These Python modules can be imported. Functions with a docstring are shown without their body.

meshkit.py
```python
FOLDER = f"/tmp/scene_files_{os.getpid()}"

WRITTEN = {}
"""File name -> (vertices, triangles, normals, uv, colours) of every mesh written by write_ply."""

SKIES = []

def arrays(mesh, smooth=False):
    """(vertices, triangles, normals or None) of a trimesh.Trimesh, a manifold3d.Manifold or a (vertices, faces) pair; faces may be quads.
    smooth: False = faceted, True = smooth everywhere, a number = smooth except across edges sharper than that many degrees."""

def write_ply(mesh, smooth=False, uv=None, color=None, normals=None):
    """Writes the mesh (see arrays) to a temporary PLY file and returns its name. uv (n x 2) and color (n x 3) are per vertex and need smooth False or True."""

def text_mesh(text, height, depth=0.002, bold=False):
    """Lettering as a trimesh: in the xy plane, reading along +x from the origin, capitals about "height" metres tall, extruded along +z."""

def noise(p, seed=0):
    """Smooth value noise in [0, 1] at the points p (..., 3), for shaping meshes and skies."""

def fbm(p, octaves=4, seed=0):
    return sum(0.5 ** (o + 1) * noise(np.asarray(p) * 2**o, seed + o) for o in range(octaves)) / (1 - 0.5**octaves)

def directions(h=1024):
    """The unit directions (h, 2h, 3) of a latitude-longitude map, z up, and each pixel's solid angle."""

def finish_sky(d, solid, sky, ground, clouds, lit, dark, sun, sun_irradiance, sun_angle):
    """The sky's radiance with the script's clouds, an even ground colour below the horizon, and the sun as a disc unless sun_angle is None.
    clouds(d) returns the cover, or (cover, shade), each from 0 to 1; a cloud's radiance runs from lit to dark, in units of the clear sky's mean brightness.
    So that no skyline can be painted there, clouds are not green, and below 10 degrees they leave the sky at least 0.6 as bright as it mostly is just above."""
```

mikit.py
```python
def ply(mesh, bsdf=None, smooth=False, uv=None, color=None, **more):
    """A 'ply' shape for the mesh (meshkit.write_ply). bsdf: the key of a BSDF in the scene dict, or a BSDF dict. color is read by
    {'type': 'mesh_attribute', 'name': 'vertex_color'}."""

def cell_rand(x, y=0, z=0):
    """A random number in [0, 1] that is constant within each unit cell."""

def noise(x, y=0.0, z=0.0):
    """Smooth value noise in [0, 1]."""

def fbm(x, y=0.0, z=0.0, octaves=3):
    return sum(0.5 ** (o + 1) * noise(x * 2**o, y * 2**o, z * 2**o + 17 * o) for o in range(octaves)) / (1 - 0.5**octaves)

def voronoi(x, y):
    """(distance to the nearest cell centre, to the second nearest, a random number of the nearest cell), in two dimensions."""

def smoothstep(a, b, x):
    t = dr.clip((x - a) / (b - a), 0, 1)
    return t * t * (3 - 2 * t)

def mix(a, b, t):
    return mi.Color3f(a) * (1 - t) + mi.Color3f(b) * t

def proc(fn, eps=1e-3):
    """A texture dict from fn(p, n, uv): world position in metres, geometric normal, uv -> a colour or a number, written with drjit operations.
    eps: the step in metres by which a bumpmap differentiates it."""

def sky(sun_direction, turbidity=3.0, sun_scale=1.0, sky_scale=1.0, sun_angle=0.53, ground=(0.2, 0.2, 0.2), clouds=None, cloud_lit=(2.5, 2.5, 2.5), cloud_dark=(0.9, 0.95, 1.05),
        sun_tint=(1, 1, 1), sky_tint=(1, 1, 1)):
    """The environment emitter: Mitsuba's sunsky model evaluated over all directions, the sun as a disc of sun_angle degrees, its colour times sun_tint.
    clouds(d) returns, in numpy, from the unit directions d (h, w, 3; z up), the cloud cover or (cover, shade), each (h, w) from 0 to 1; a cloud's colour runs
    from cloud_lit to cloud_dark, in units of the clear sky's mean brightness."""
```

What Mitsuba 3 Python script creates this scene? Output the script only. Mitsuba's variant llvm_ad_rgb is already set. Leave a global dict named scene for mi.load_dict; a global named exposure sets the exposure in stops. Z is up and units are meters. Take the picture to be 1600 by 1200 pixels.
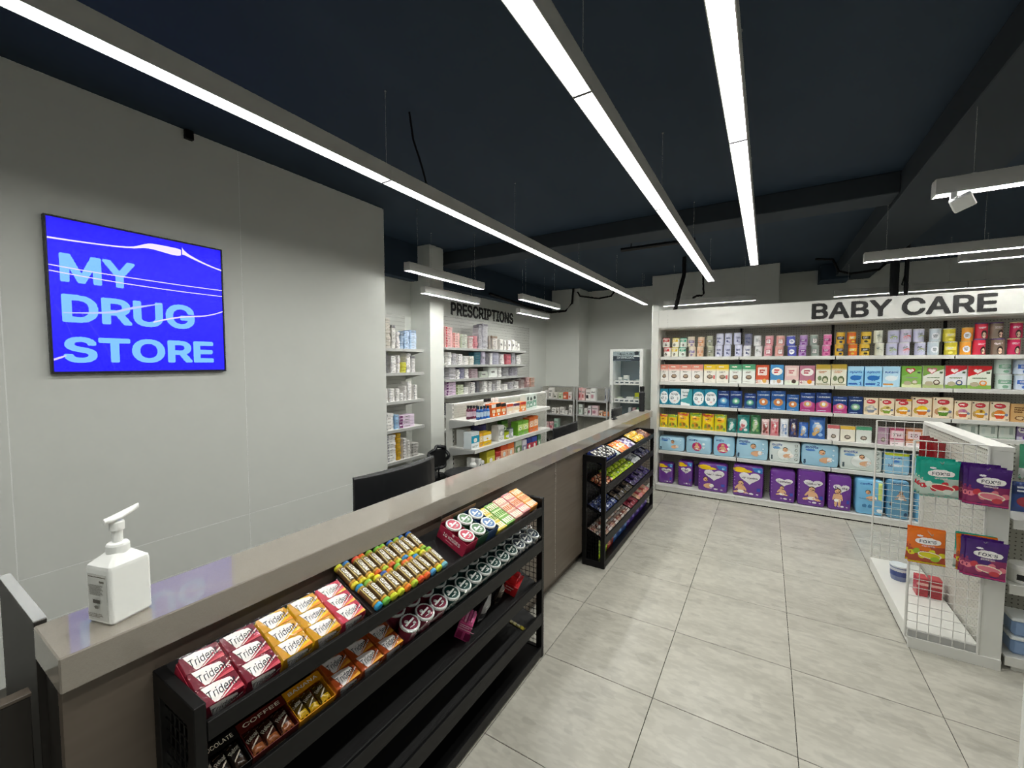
import math, random, functools
import numpy as np, trimesh, shapely, mitsuba as mi, drjit as dr
from shapely.geometry import Polygon
import mikit, meshkit

T = mi.ScalarTransform4f
scene, labels = {}, {}
rng = random.Random(7)

# ------------------------------------------------------------------ camera, light levels, exposure
EYE = 1.675
YAW, PITCH = 0.550211, 0.052091
fwd = np.array([-math.sin(YAW) * math.cos(PITCH), math.cos(YAW) * math.cos(PITCH), -math.sin(PITCH)])
scene['camera'] = {'type': 'perspective', 'fov': 101.93, 'fov_axis': 'x', 'near_clip': 0.02, 'far_clip': 60.0,
                   'to_world': T().look_at(origin=[0, 0, EYE], target=[float(fwd[0]), float(fwd[1]), float(EYE + fwd[2])], up=[0, 0, 1])}
exposure = 1.2
LED_RUN = [14.0, 14.0, 13.1]        # the long suspended runs
LED_WALL = [18.0, 18.0, 17.0]        # the short bars near the walls
TV_GAIN = 0.72
CEIL = 3.2


# ------------------------------------------------------------------ colours and materials
def lin(c):
    """sRGB hex or 0..1 triple -> linear rgb list"""
    if isinstance(c, str):
        c = [int(c[i:i + 2], 16) / 255 for i in (1, 3, 5)]
    return [x / 12.92 if x <= 0.04045 else ((x + 0.055) / 1.055) ** 2.4 for x in c]


def rgb(c):
    return {'type': 'rgb', 'value': lin(c)}


def mat(name, color=None, rough=0.5, spec=0.5, metal=0.0, tex=None, **more):
    b = {'type': 'principled', 'base_color': tex if tex is not None else rgb(color), 'roughness': rough, 'specular': spec, 'metallic': metal, **more}
    scene[name] = {'type': 'twosided', 'bsdf': b}
    return name


VC = {'type': 'mesh_attribute', 'name': 'vertex_color'}
mat('print_matte', rough=0.5, spec=0.4, tex=VC)
mat('print_gloss', rough=0.28, spec=0.5, tex=VC)
mat('print_film', rough=0.2, spec=0.6, tex=VC)
mat('white_metal', '#cfcfca', 0.38, 0.5)
mat('grey_metal', '#a9aaa8', 0.4, 0.5)
mat('black_metal', '#070708', 0.45, 0.25)
mat('black_plastic', '#16181b', 0.4, 0.5)
mat('black_rubber', '#0e0e10', 0.7, 0.3)
mat('aluminium', '#bdbdb9', 0.42, 0.5)
mat('chrome', '#c9c9c6', 0.25, 0.5, 0.9)
mat('white_plastic', '#e9ebe8', 0.35, 0.5)
mat('letter_black', '#1c1c1c', 0.5, 0.4)
mat('counter_edge', '#8a8278', 0.13, 0.5)
mat('counter_seam', '#a9a49b', 0.4, 0.5)
mat('counter_dark', '#262320', 0.45, 0.4)
mat('fridge_liner', '#6f8088', 0.5, 0.3)
mat('grout', '#4a4843', 0.8, 0.2)
mat('lamplit_beam_paint', '#353c42', 0.75, 0.2)  # same paint as the ceiling, lamplight on the beams put into the colour
scene['window_glass'] = {'type': 'thindielectric', 'int_ior': 1.45}
scene['cellophane'] = {'type': 'thindielectric', 'int_ior': 1.5}


def tx_wall(p, n, uv):
    v = mikit.fbm(p.x * 1.3 + 3, p.y * 1.3, p.z * 1.3, 3)
    return mikit.mix(lin('#d2d4cf'), lin('#dadcd7'), v)


def tx_ceiling(p, n, uv):
    v = mikit.fbm(p.x * 2.0, p.y * 2.0, p.z * 2.0, 3)
    return mikit.mix(lin('#263442'), lin('#2e3d4c'), v)


def tx_floor(p, n, uv):
    ix, iy = dr.floor((p.x - 0.1575) / 0.6), dr.floor((p.y - 0.262) / 0.6)
    tone = mikit.cell_rand(ix, iy, 5)
    q = p.x * 3.0 + p.y * 9.0 + tone * 20
    streak = mikit.fbm(p.x * 4.0 + tone * 31, p.y * 9.0 - tone * 17, 0.0, 4)
    fine = mikit.fbm(p.x * 26.0, p.y * 60.0, 2.0, 3)
    v = 0.5 * mikit.smoothstep(0.3, 0.7, streak) + 0.35 * mikit.smoothstep(0.35, 0.7, fine) + 0.15 * tone
    c = mikit.mix(lin('#9f9c92'), lin('#b2afa5'), v)
    scuff = mikit.smoothstep(0.66, 0.74, mikit.fbm(p.x * 11.0 + 4, p.y * 24.0, 7.0, 2))
    return c * (1 - 0.10 * scuff)


def tx_panel(p, n, uv):
    v = mikit.fbm(p.y * 5.0, p.z * 60.0, p.x * 4.0, 3)
    return mikit.mix(lin('#554c43'), lin('#5c534a'), v)


def tx_counter(p, n, uv):
    v = mikit.fbm(p.x * 500.0, p.y * 500.0, p.z * 500.0, 2)
    return mikit.mix(lin('#857f76'), lin('#8d877e'), v)


def peg(base, hole, pitch=0.025, r=0.0042):
    def fn(p, n, uv):
        h = dr.select(dr.abs(n.x) > dr.abs(n.y), p.y, p.x) / pitch
        v = p.z / pitch
        a, b = (h - dr.floor(h) - 0.5) * pitch, (v - dr.floor(v) - 0.5) * pitch
        d = dr.sqrt(a * a + b * b)
        return mikit.mix(lin(hole), lin(base), mikit.smoothstep(r - 0.0008, r + 0.0008, d))
    return fn


def tx_slat(p, n, uv):
    s = p.z / 0.05
    f = s - dr.floor(s)
    return mikit.mix(lin('#9d9e99'), lin('#b9bab5'), mikit.smoothstep(0.03, 0.09, dr.minimum(f, 1 - f)))


mat('wall_paint', rough=0.55, spec=0.35, tex=mikit.proc(tx_wall))
mat('ceiling_paint', rough=0.7, spec=0.25, tex=mikit.proc(tx_ceiling))
mat('floor_tile', rough=0.3, spec=0.45, tex=mikit.proc(tx_floor))
mat('counter_panel', rough=0.4, spec=0.4, tex=mikit.proc(tx_panel))
mat('counter_top', rough=0.02, spec=0.6, tex=mikit.proc(tx_counter))
mat('peg_grey', rough=0.5, spec=0.3, tex=mikit.proc(peg('#a9a89f', '#55534e')))
mat('peg_white', rough=0.45, spec=0.4, tex=mikit.proc(peg('#b3b2a9', '#5d5b54', 0.025, 0.004)))
mat('slat_board', rough=0.3, spec=0.5, tex=mikit.proc(tx_slat))


# ------------------------------------------------------------------ mesh builder with vertex colours
class MB:
    def __init__(self):
        self.v, self.f, self.c, self.n = [], [], [], 0

    def add(self, v, f, color=(0.5, 0.5, 0.5)):
        v, f = np.asarray(v, float), np.asarray(f, int)
        if f.shape[1] == 4:
            f = np.vstack([f[:, [0, 1, 2]], f[:, [0, 2, 3]]])
        c = np.asarray(color, float)
        c = np.tile(c, (len(v), 1)) if c.ndim == 1 else c
        self.v.append(v); self.f.append(f + self.n); self.c.append(c); self.n += len(v)
        return self

    def tm(self, mesh, color=(0.5, 0.5, 0.5)):
        return self.add(mesh.vertices, mesh.faces, color)

    def quad(self, a, b, c, d, color=(0.5, 0.5, 0.5)):
        return self.add([a, b, c, d], [[0, 1, 2], [0, 2, 3]], color)

    def box(self, x0, x1, y0, y1, z0, z1, color=(0.5, 0.5, 0.5), ch=0.0):
        if ch <= 0:
            P = [(x0, y0, z0), (x1, y0, z0), (x1, y1, z0), (x0, y1, z0), (x0, y0, z1), (x1, y0, z1), (x1, y1, z1), (x0, y1, z1)]
            for q in ((3, 2, 1, 0), (4, 5, 6, 7), (0, 1, 5, 4), (1, 2, 6, 5), (2, 3, 7, 6), (3, 0, 4, 7)):
                self.quad(*[P[i] for i in q], color)
            return self
        pts = []
        for a, b, c in ((0, ch, ch), (ch, 0, ch), (ch, ch, 0)):
            for x in (x0 + a, x1 - a):
                for y in (y0 + b, y1 - b):
                    for z in (z0 + c, z1 - c):
                        pts.append((x, y, z))
        hull = trimesh.convex.convex_hull(np.array(pts))
        return self.flat(hull.vertices, hull.faces, color)

    def flat(self, v, f, color):
        v, f = np.asarray(v, float), np.asarray(f, int)
        return self.add(v[f].reshape(-1, 3), np.arange(len(f) * 3).reshape(-1, 3), color)

    def lathe(self, prof, color, seg=20, cx=0, cy=0, axis='z'):
        """prof: list of (r, z) or (r, z, color). Rings are shared inside, unshared where a colour changes."""
        ang = np.arange(seg) * 2 * np.pi / seg
        for k in range(len(prof) - 1):
            (r0, z0), (r1, z1) = prof[k][:2], prof[k + 1][:2]
            col = prof[k][2] if len(prof[k]) > 2 else color
            a = np.stack([cx + r0 * np.cos(ang), cy + r0 * np.sin(ang), np.full(seg, z0)], 1)
            b = np.stack([cx + r1 * np.cos(ang), cy + r1 * np.sin(ang), np.full(seg, z1)], 1)
            i = np.arange(seg); j = (i + 1) % seg
            if r0 < 1e-9:
                f = np.stack([i, j + seg, i + seg], 1)[:, [0, 1, 2]]
                self.add(np.vstack([a, b]), f[:, [0, 1, 2]], col)
            elif r1 < 1e-9:
                self.add(np.vstack([a, b]), np.stack([i, j, i + seg], 1), col)
            else:
                self.add(np.vstack([a, b]), np.stack([i, j, j + seg, i + seg], 1), col)
        return self

    def tube(self, pts, r, color=(0.5, 0.5, 0.5), seg=6):
        p = np.asarray(pts, float)
        t = np.gradient(p, axis=0); t /= np.linalg.norm(t, axis=1, keepdims=True) + 1e-12
        a = np.cross(t, np.where(np.abs(t[:, 2:]) < 0.9, [0, 0, 1.0], [1.0, 0, 0])); a /= np.linalg.norm(a, axis=1, keepdims=True) + 1e-12
        b = np.cross(t, a); ang = np.arange(seg) * 2 * np.pi / seg
        v = p[:, None] + r * (np.cos(ang)[None, :, None] * a[:, None] + np.sin(ang)[None, :, None] * b[:, None])
        i, j = np.meshgrid(np.arange(len(p) - 1), np.arange(seg), indexing='ij')
        q = np.stack([i * seg + j, i * seg + (j + 1) % seg, (i + 1) * seg + (j + 1) % seg, (i + 1) * seg + j], -1).reshape(-1, 4)
        self.add(v.reshape(-1, 3), q, color)
        for k in (0, len(p) - 1):
            c = np.vstack([v[k], p[k]])
            ii = np.arange(seg)
            f = np.stack([ii, (ii + 1) % seg, np.full(seg, seg)], 1)
            self.add(c, f if k else f[:, ::-1], color)
        return self

    def mesh(self):
        return np.vstack(self.v), np.vstack(self.f), np.vstack(self.c)

    def ply(self, bsdf, smooth=True):
        v, f, c = self.mesh()
        return mikit.ply(trimesh.Trimesh(v, f, process=False), bsdf, smooth=smooth, color=c)


used = {}


def number(name):
    k = used.get(name, -1) + 1
    used[name] = k
    return name if k == 0 else f'{name}_{k:03d}'


def put(name, shape, M=None, parent=None):
    """One entry of the scene under its own key; shape is a ply dict or an MB with its bsdf."""
    key = number(parent + '__' + name if parent else name)
    d = dict(shape)
    if M is not None:
        d['to_world'] = M
    scene[key] = d
    return key


def thing(name, label, cat, group=None):
    key = number(name)
    labels[key] = {'label': label, 'category': cat}
    if group:
        labels[key]['group'] = group
    return key


def single(name, shape, label, cat, M=None, group=None):
    """A thing that is one mesh."""
    key = put(name, shape, M)
    labels[key] = {'label': label, 'category': cat}
    if group:
        labels[key]['group'] = group
    return key


def structure(name, shape, M=None):
    key = put(name, shape, M)
    labels[key] = {'kind': 'structure', 'label': name.replace('_', ' ')}
    return key


def boxply(x0, x1, y0, y1, z0, z1, bsdf, ch=0.0):
    return MB().box(min(x0, x1), max(x0, x1), min(y0, y1), max(y0, y1), min(z0, z1), max(z0, z1), ch=ch).ply(bsdf)


def mtx(x, y, z, bx=(1, 0, 0), by=(0, 1, 0), bz=(0, 0, 1)):
    m = np.eye(4); m[:3, 0], m[:3, 1], m[:3, 2], m[:3, 3] = bx, by, bz, (x, y, z)
    return T(m)


def face_x(x, y, z, turn=0.0):
    """local front (-y) looks along +x"""
    c, s = math.cos(math.pi / 2 + turn), math.sin(math.pi / 2 + turn)
    return mtx(x, y, z, (c, s, 0), (-s, c, 0))


def face_y(x, y, z, turn=0.0):
    """local front (-y) looks along -y"""
    c, s = math.cos(turn), math.sin(turn)
    return mtx(x, y, z, (c, s, 0), (-s, c, 0))


def tilt_x(x, y, z, th, turn=0.0):
    """front looks along +x and up: a pack lying on a tray that rises by th towards -x"""
    s, c = math.sin(th), math.cos(th)
    bx, bz, by = np.array([0, 1, 0.0]), np.array([-c, 0, s]), np.array([-s, 0, -c])
    ct, st = math.cos(turn), math.sin(turn)
    return mtx(x, y, z, bx * ct + bz * st, by, bz * ct - bx * st)


def nth(i):
    names = 'first second third fourth fifth sixth seventh eighth ninth tenth eleventh twelfth thirteenth fourteenth fifteenth sixteenth seventeenth eighteenth nineteenth twentieth'.split()
    if i < 20:
        return names[i]
    tens = {2: 'twenty', 3: 'thirty', 4: 'forty'}
    i += 1
    if i % 10 == 0:
        return {30: 'thirtieth', 40: 'fortieth'}[i]
    return tens[i // 10] + '-' + names[i % 10 - 1]


# ------------------------------------------------------------------ flat print: polygons on a pack's face
def outline(m, heavy):
    """the letter shapes of a text mesh, made heavier"""
    f = m.faces[m.face_normals[:, 2] > 0.9]
    u = shapely.union_all([Polygon(m.vertices[q][:, :2]).buffer(1e-5) for q in f]).buffer(heavy, join_style='mitre').simplify(0.0003)
    return list(getattr(u, 'geoms', [u]))


@functools.lru_cache(None)
def glyphs(s, bold=True, heavy=0.0):
    m = meshkit.text_mesh(s, 0.1, 0.01, bold)
    n = m.face_normals
    f = m.faces[n[:, 2] > 0.9]
    t = m.vertices[f][:, :, :2]
    if heavy:
        g_ = outline(m, heavy)
        t = np.vstack([(lambda vf: np.asarray(vf[0])[vf[1]])(trimesh.creation.triangulate_polygon(p_, engine='earcut')) for p_ in g_])
    lo, hi = t.reshape(-1, 2).min(0), t.reshape(-1, 2).max(0)
    return (t - lo) / (hi[1] - lo[1]), (hi[0] - lo[0]) / (hi[1] - lo[1])


class Art:
    """Triangles (n,3,2) with colours on a face of width w and height h, origin at the bottom left."""
    def __init__(self):
        self.t, self.c, self.l, self.k = [], [], [], 0

    def poly(self, pts, color):
        pts = np.asarray(pts, float)
        self.k += 1
        try:
            v, f = trimesh.creation.triangulate_polygon(Polygon(pts), engine='earcut')
            tr = np.asarray(v)[f]
        except Exception:
            tr = np.stack([np.stack([pts[0], pts[i], pts[i + 1]]) for i in range(1, len(pts) - 1)])
        a = np.cross(tr[:, 1] - tr[:, 0], tr[:, 2] - tr[:, 0])
        tr[a < 0] = tr[a < 0][:, ::-1]
        self.t.append(tr); self.c.append(lin(color)); self.l.append(self.k)
        return self

    def rect(self, x0, y0, x1, y1, color, nx=1):
        self.k += 1
        for i in range(nx):
            a, b = x0 + (x1 - x0) * i / nx, x0 + (x1 - x0) * (i + 1) / nx
            self.t.append(np.array([[[a, y0], [b, y0], [b, y1]], [[a, y0], [b, y1], [a, y1]]], float)); self.c.append(lin(color)); self.l.append(self.k)
        return self

    def ell(self, cx, cy, rx, ry, color, n=14, a0=0.0, a1=2 * math.pi, rot=0.0):
        an = np.linspace(a0, a1, n, endpoint=(a1 - a0) < 6.28)
        x, y = rx * np.cos(an), ry * np.sin(an)
        c, s = math.cos(rot), math.sin(rot)
        pts = np.stack([cx + c * x - s * y, cy + s * x + c * y], 1)
        self.k += 1
        self.t.append(np.stack([np.stack([pts[0], pts[i], pts[i + 1]]) for i in range(1, len(pts) - 1)])); self.c.append(lin(color)); self.l.append(self.k)
        return self

    def heart(self, cx, cy, w, h, color):
        t = np.linspace(0, 2 * math.pi, 26, endpoint=False)
        x = 16 * np.sin(t) ** 3 / 32 * w
        y = (13 * np.cos(t) - 5 * np.cos(2 * t) - 2 * np.cos(3 * t) - np.cos(4 * t) + 2.5) / 29 * h
        return self.poly(np.stack([cx + x, cy + y], 1), color)

    def text(self, s, cx, cy, hgt, color, w=None, rot=0.0, skew=0.0, left=False, bold=True):
        t, asp = glyphs(s, bold)
        ww = w if w else asp * hgt
        q = np.stack([(t[..., 0] / asp - (0 if left else 0.5)) * ww, (t[..., 1] - 0.5) * hgt], -1)
        q[..., 0] += skew * q[..., 1]
        c, sn = math.cos(rot), math.sin(rot)
        q = np.stack([cx + c * q[..., 0] - sn * q[..., 1], cy + sn * q[..., 0] + c * q[..., 1]], -1)
        self.k += 1
        self.t.append(q); self.c.append(lin(color)); self.l.append(self.k)
        return self

    def lines(self, x0, y0, x1, y1, n, color, fill=0.5):
        """rows of fine print"""
        for i in range(n):
            y = y0 + (y1 - y0) * (i + 0.5) / n
            self.rect(x0, y - fill * (y1 - y0) / n / 2, x0 + (x1 - x0) * (0.7 + 0.3 * ((i * 37) % 10) / 10), y + fill * (y1 - y0) / n / 2, color)
        return self

    def onto(self, mb, fn, step=0.00025, edge=None, clip=None):
        """fn(u, v, lift) -> xyz arrays"""
        for t, c, l in zip(self.t, self.c, self.l):
            v, f = t.reshape(-1, 2), np.arange(len(t) * 3).reshape(-1, 3)
            if clip is not None:
                v = np.clip(v, [0, 0], clip)
            if edge:
                v3, f = trimesh.remesh.subdivide_to_size(np.column_stack([v, np.zeros(len(v))]), f, edge, max_iter=8)
                v = v3[:, :2]
            mb.add(fn(v[:, 0], v[:, 1], step * (l + 1)), f, c)
        return mb


def on_front(w, y=0.0):
    return lambda u, v, l: np.stack([u - w / 2, np.full_like(u, y) - l, v], 1)


# ------------------------------------------------------------------ kinds of packs (local: x right, -y front, z up, bottom centre at the origin)
def carton(w, h, d, color, front=None, bsdf='print_gloss', bottom=None, top=None, left=None, right=None, side=None):
    m = MB()
    ch = min(0.0025, w * 0.05, h * 0.08, d * 0.08)
    m.box(-w / 2, w / 2, 0, d, 0, h, lin(side or color), ch=ch)
    m.quad((-w / 2 + ch, -0.0001, ch), (w / 2 - ch, -0.0001, ch), (w / 2 - ch, -0.0001, h - ch), (-w / 2 + ch, -0.0001, h - ch), lin(color))
    if front:
        front.onto(m, on_front(w))
    if bottom:
        bottom.onto(m, lambda u, v, l: np.stack([u - w / 2, d - v, 0 * u - l], 1))
    if top:
        top.onto(m, lambda u, v, l: np.stack([u - w / 2, v, 0 * u + h + l], 1))
    if left:
        left.onto(m, lambda u, v, l: np.stack([0 * u - w / 2 - l, d - u, v], 1))
    if right:
        right.onto(m, lambda u, v, l: np.stack([0 * u + w / 2 + l, u, v], 1))
    return m.ply(bsdf)


def around(r, y0, w):
    def fn(u, v, l):
        a = (u - w / 2) / r
        return np.stack([(r + l + 0.0006) * np.sin(a), y0 - (r + l + 0.0006) * np.cos(a), v], 1)
    return fn


def can_parts(r, h, bands, lid, art=None, aw=0.1):
    """a round tin: body, lid. bands: (z0, z1, colour) as fractions of h"""
    m = MB()
    prof = [(0, 0.0, lin(bands[0][2]))]
    prof.append((r * 0.985, 0.0, lin('#9a9a98')))
    for z0, z1, c in bands:
        prof.append((r, max(z0 * h, 0.003), lin(c)))
        prof.append((r, z1 * h * 0.93, lin(c)))
    m.lathe(prof, lin(bands[0][2]), 24, 0, r)
    if art:
        art.onto(m, around(r, r, aw), edge=r * 0.35)
    k = MB()
    k.lathe([(r, h * 0.93), (r * 1.03, h * 0.935), (r * 1.03, h * 0.985), (r * 0.97, h), (r * 0.93, h * 0.985), (0, h * 0.985)], lin(lid), 24, 0, r)
    return [('body', m.ply('print_gloss')), ('lid', k.ply('print_gloss'))]


def pillow(w, h, t, color, front=None, bsdf='print_film', seal=0.06, nx=12, nz=12, seed=0, back=None, crimp=True, side=None):
    """a filled bag lying against y=t/2: a bulged front and back with crimped seals"""
    m = MB()
    g = np.random.default_rng(seed)
    ph = g.uniform(0, 6.28, 4)

    def bulge(u, v):
        a, b = np.clip(u / w, 0, 1) * 2 - 1, np.clip(v / h, 0, 1) * 2 - 1
        s = np.clip((1 - np.abs(b)) / (1 - (1 - 2 * seal)) * 0.5, 0, 1) if seal > 0 else 1
        prof = (1 - np.abs(a) ** 2.6) ** 0.6 * (1 - np.abs(b) ** 3.2) ** 0.7
        wr = 1 + 0.10 * np.sin(u / w * 9 + ph[0] + 2 * np.sin(v / h * 5 + ph[1])) + 0.07 * np.sin(v / h * 13 + ph[2] + u / w * 4)
        cr = 0.0012 * np.sin(u / w * 60) * (np.abs(b) > 1 - 2 * seal) if crimp else 0
        return t / 2 * prof * wr * np.minimum(1, s + 0.0) + cr

    def inset(u, v):
        b = np.clip(v / h, 0, 1) * 2 - 1
        k = 1 - 0.035 * (1 - b ** 2)
        return (u - w / 2) * k

    fr = lambda u, v, l: np.stack([inset(u, v), t / 2 - bulge(u, v) - l, v], 1)
    bk = lambda u, v, l: np.stack([inset(u, v), t / 2 + bulge(u, v) * 0.8 + l, v], 1)
    uu, vv = np.meshgrid(np.linspace(0, w, nx + 1), np.concatenate([[0], np.linspace(seal * 0.8, 1 - seal * 0.8, nz - 1), [1]]) * h, indexing='ij')
    i, j = np.meshgrid(np.arange(nx), np.arange(nz), indexing='ij')
    q = np.stack([i * (nz + 1) + j, (i + 1) * (nz + 1) + j, (i + 1) * (nz + 1) + j + 1, i * (nz + 1) + j + 1], -1).reshape(-1, 4)
    m.add(fr(uu.ravel(), vv.ravel(), 0), q, lin(color))
    m.add(bk(uu.ravel(), vv.ravel(), 0), q[:, ::-1], lin(back or color))
    if front:
        front.onto(m, fr, step=0.00013, edge=max(w, h) * 0.09, clip=[w, h])
    return m.ply(bsdf)


def plump(w, h, d, color, front=None, bsdf='print_film', side=None, left=None, bul=0.012, top=None, seed=0):
    """a tight film-wrapped block (nappy pack): rounded edges, slightly swollen faces"""
    g = np.random.default_rng(seed); ph = g.uniform(0, 6.28, 3)
    R = min(0.022, w * 0.12, d * 0.2)
    n = 11
    b = trimesh.creation.box((1, 1, 1)).subdivide().subdivide().subdivide()
    v = b.vertices * 2
    half = np.array([w / 2, d / 2, h / 2])
    s = v * half
    core = np.clip(s, -(half - R), half - R)
    dlt = s - core
    nrm = np.linalg.norm(dlt, axis=1, keepdims=True)
    p = core + np.where(nrm > 1e-9, dlt / np.maximum(nrm, 1e-9) * R, 0)
    q = v
    sw = bul * (1 - q[:, [0]] ** 2 * (np.abs(q[:, [0]]) < 0.999)) * (1 - q[:, [2]] ** 2 * (np.abs(q[:, [2]]) < 0.999))

    def front_y(u, vv):
        a, c = u / w * 2 - 1, vv / h * 2 - 1
        base = -d / 2
        ex = np.maximum(np.abs(u - w / 2) - (w / 2 - R), 0); ez = np.maximum(np.abs(vv - h / 2) - (h / 2 - R), 0)
        rr = np.clip(np.sqrt(ex ** 2 + ez ** 2), 0, R)
        rnd = R - np.sqrt(np.maximum(R * R - rr * rr, 0))
        return base + rnd - bul * (1 - a * a) * (1 - c * c) * (1 + 0.25 * np.sin(a * 7 + ph[0] + c * 3)) - 0.0015 * np.sin(c * 11 + ph[1] + 3 * a)

    isf = v[:, 1] < -0.999
    p[isf, 1] = front_y(p[isf, 0] + w / 2, p[isf, 2] + h / 2)
    p[:, 0] += np.where(np.abs(v[:, 0]) > 0.999, np.sign(v[:, 0]) * bul * 0.5 * (1 - v[:, 1] ** 2) * (1 - v[:, 2] ** 2), 0)
    p += [0, d / 2, h / 2]
    m = MB()
    fn = b.face_normals
    col = np.tile(lin(side or color), (len(p), 1))
    m.add(p, b.faces, lin(side or color))
    fm = b.faces[fn[:, 1] < -0.9]
    off = p.copy(); off[:, 1] -= 0.0004
    m.add(off, fm, lin(color))
    if front:
        front.onto(m, lambda u, vv, l: np.stack([u - w / 2, front_y(u, vv) + d / 2 - l - 0.0016, vv], 1), step=0.00015, edge=max(w, h) * 0.1)
    return m.ply(bsdf)


def bottle_parts(r, h, body, cap, label, neck=0.35):
    m = MB().lathe([(0, 0), (r * .9, 0), (r, r * .12, lin(body)), (r, h * .18, lin(label)), (r * 1.005, h * .18, lin(label)), (r * 1.005, h * .56, lin(body)), (r, h * .56), (r, h * .64), (r * neck, h * .80), (r * neck, h * .84)], lin(body), 14)
    k = MB().lathe([(r * neck * 1.35, h * .82), (r * neck * 1.35, h * .97), (r * neck * 1.2, h), (0, h)], lin(cap), 12)
    return [('body', m.ply('print_gloss')), ('cap', k.ply('print_matte'))]


def place(name, parts, M, label, cat, group=None):
    """a thing made of one mesh, or of several parts"""
    if isinstance(parts, dict):
        return single(name, parts, label, cat, M, group)
    key = thing(name, label, cat, group)
    for n, s in parts:
        put(n, s, M, key)
    return key


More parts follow.
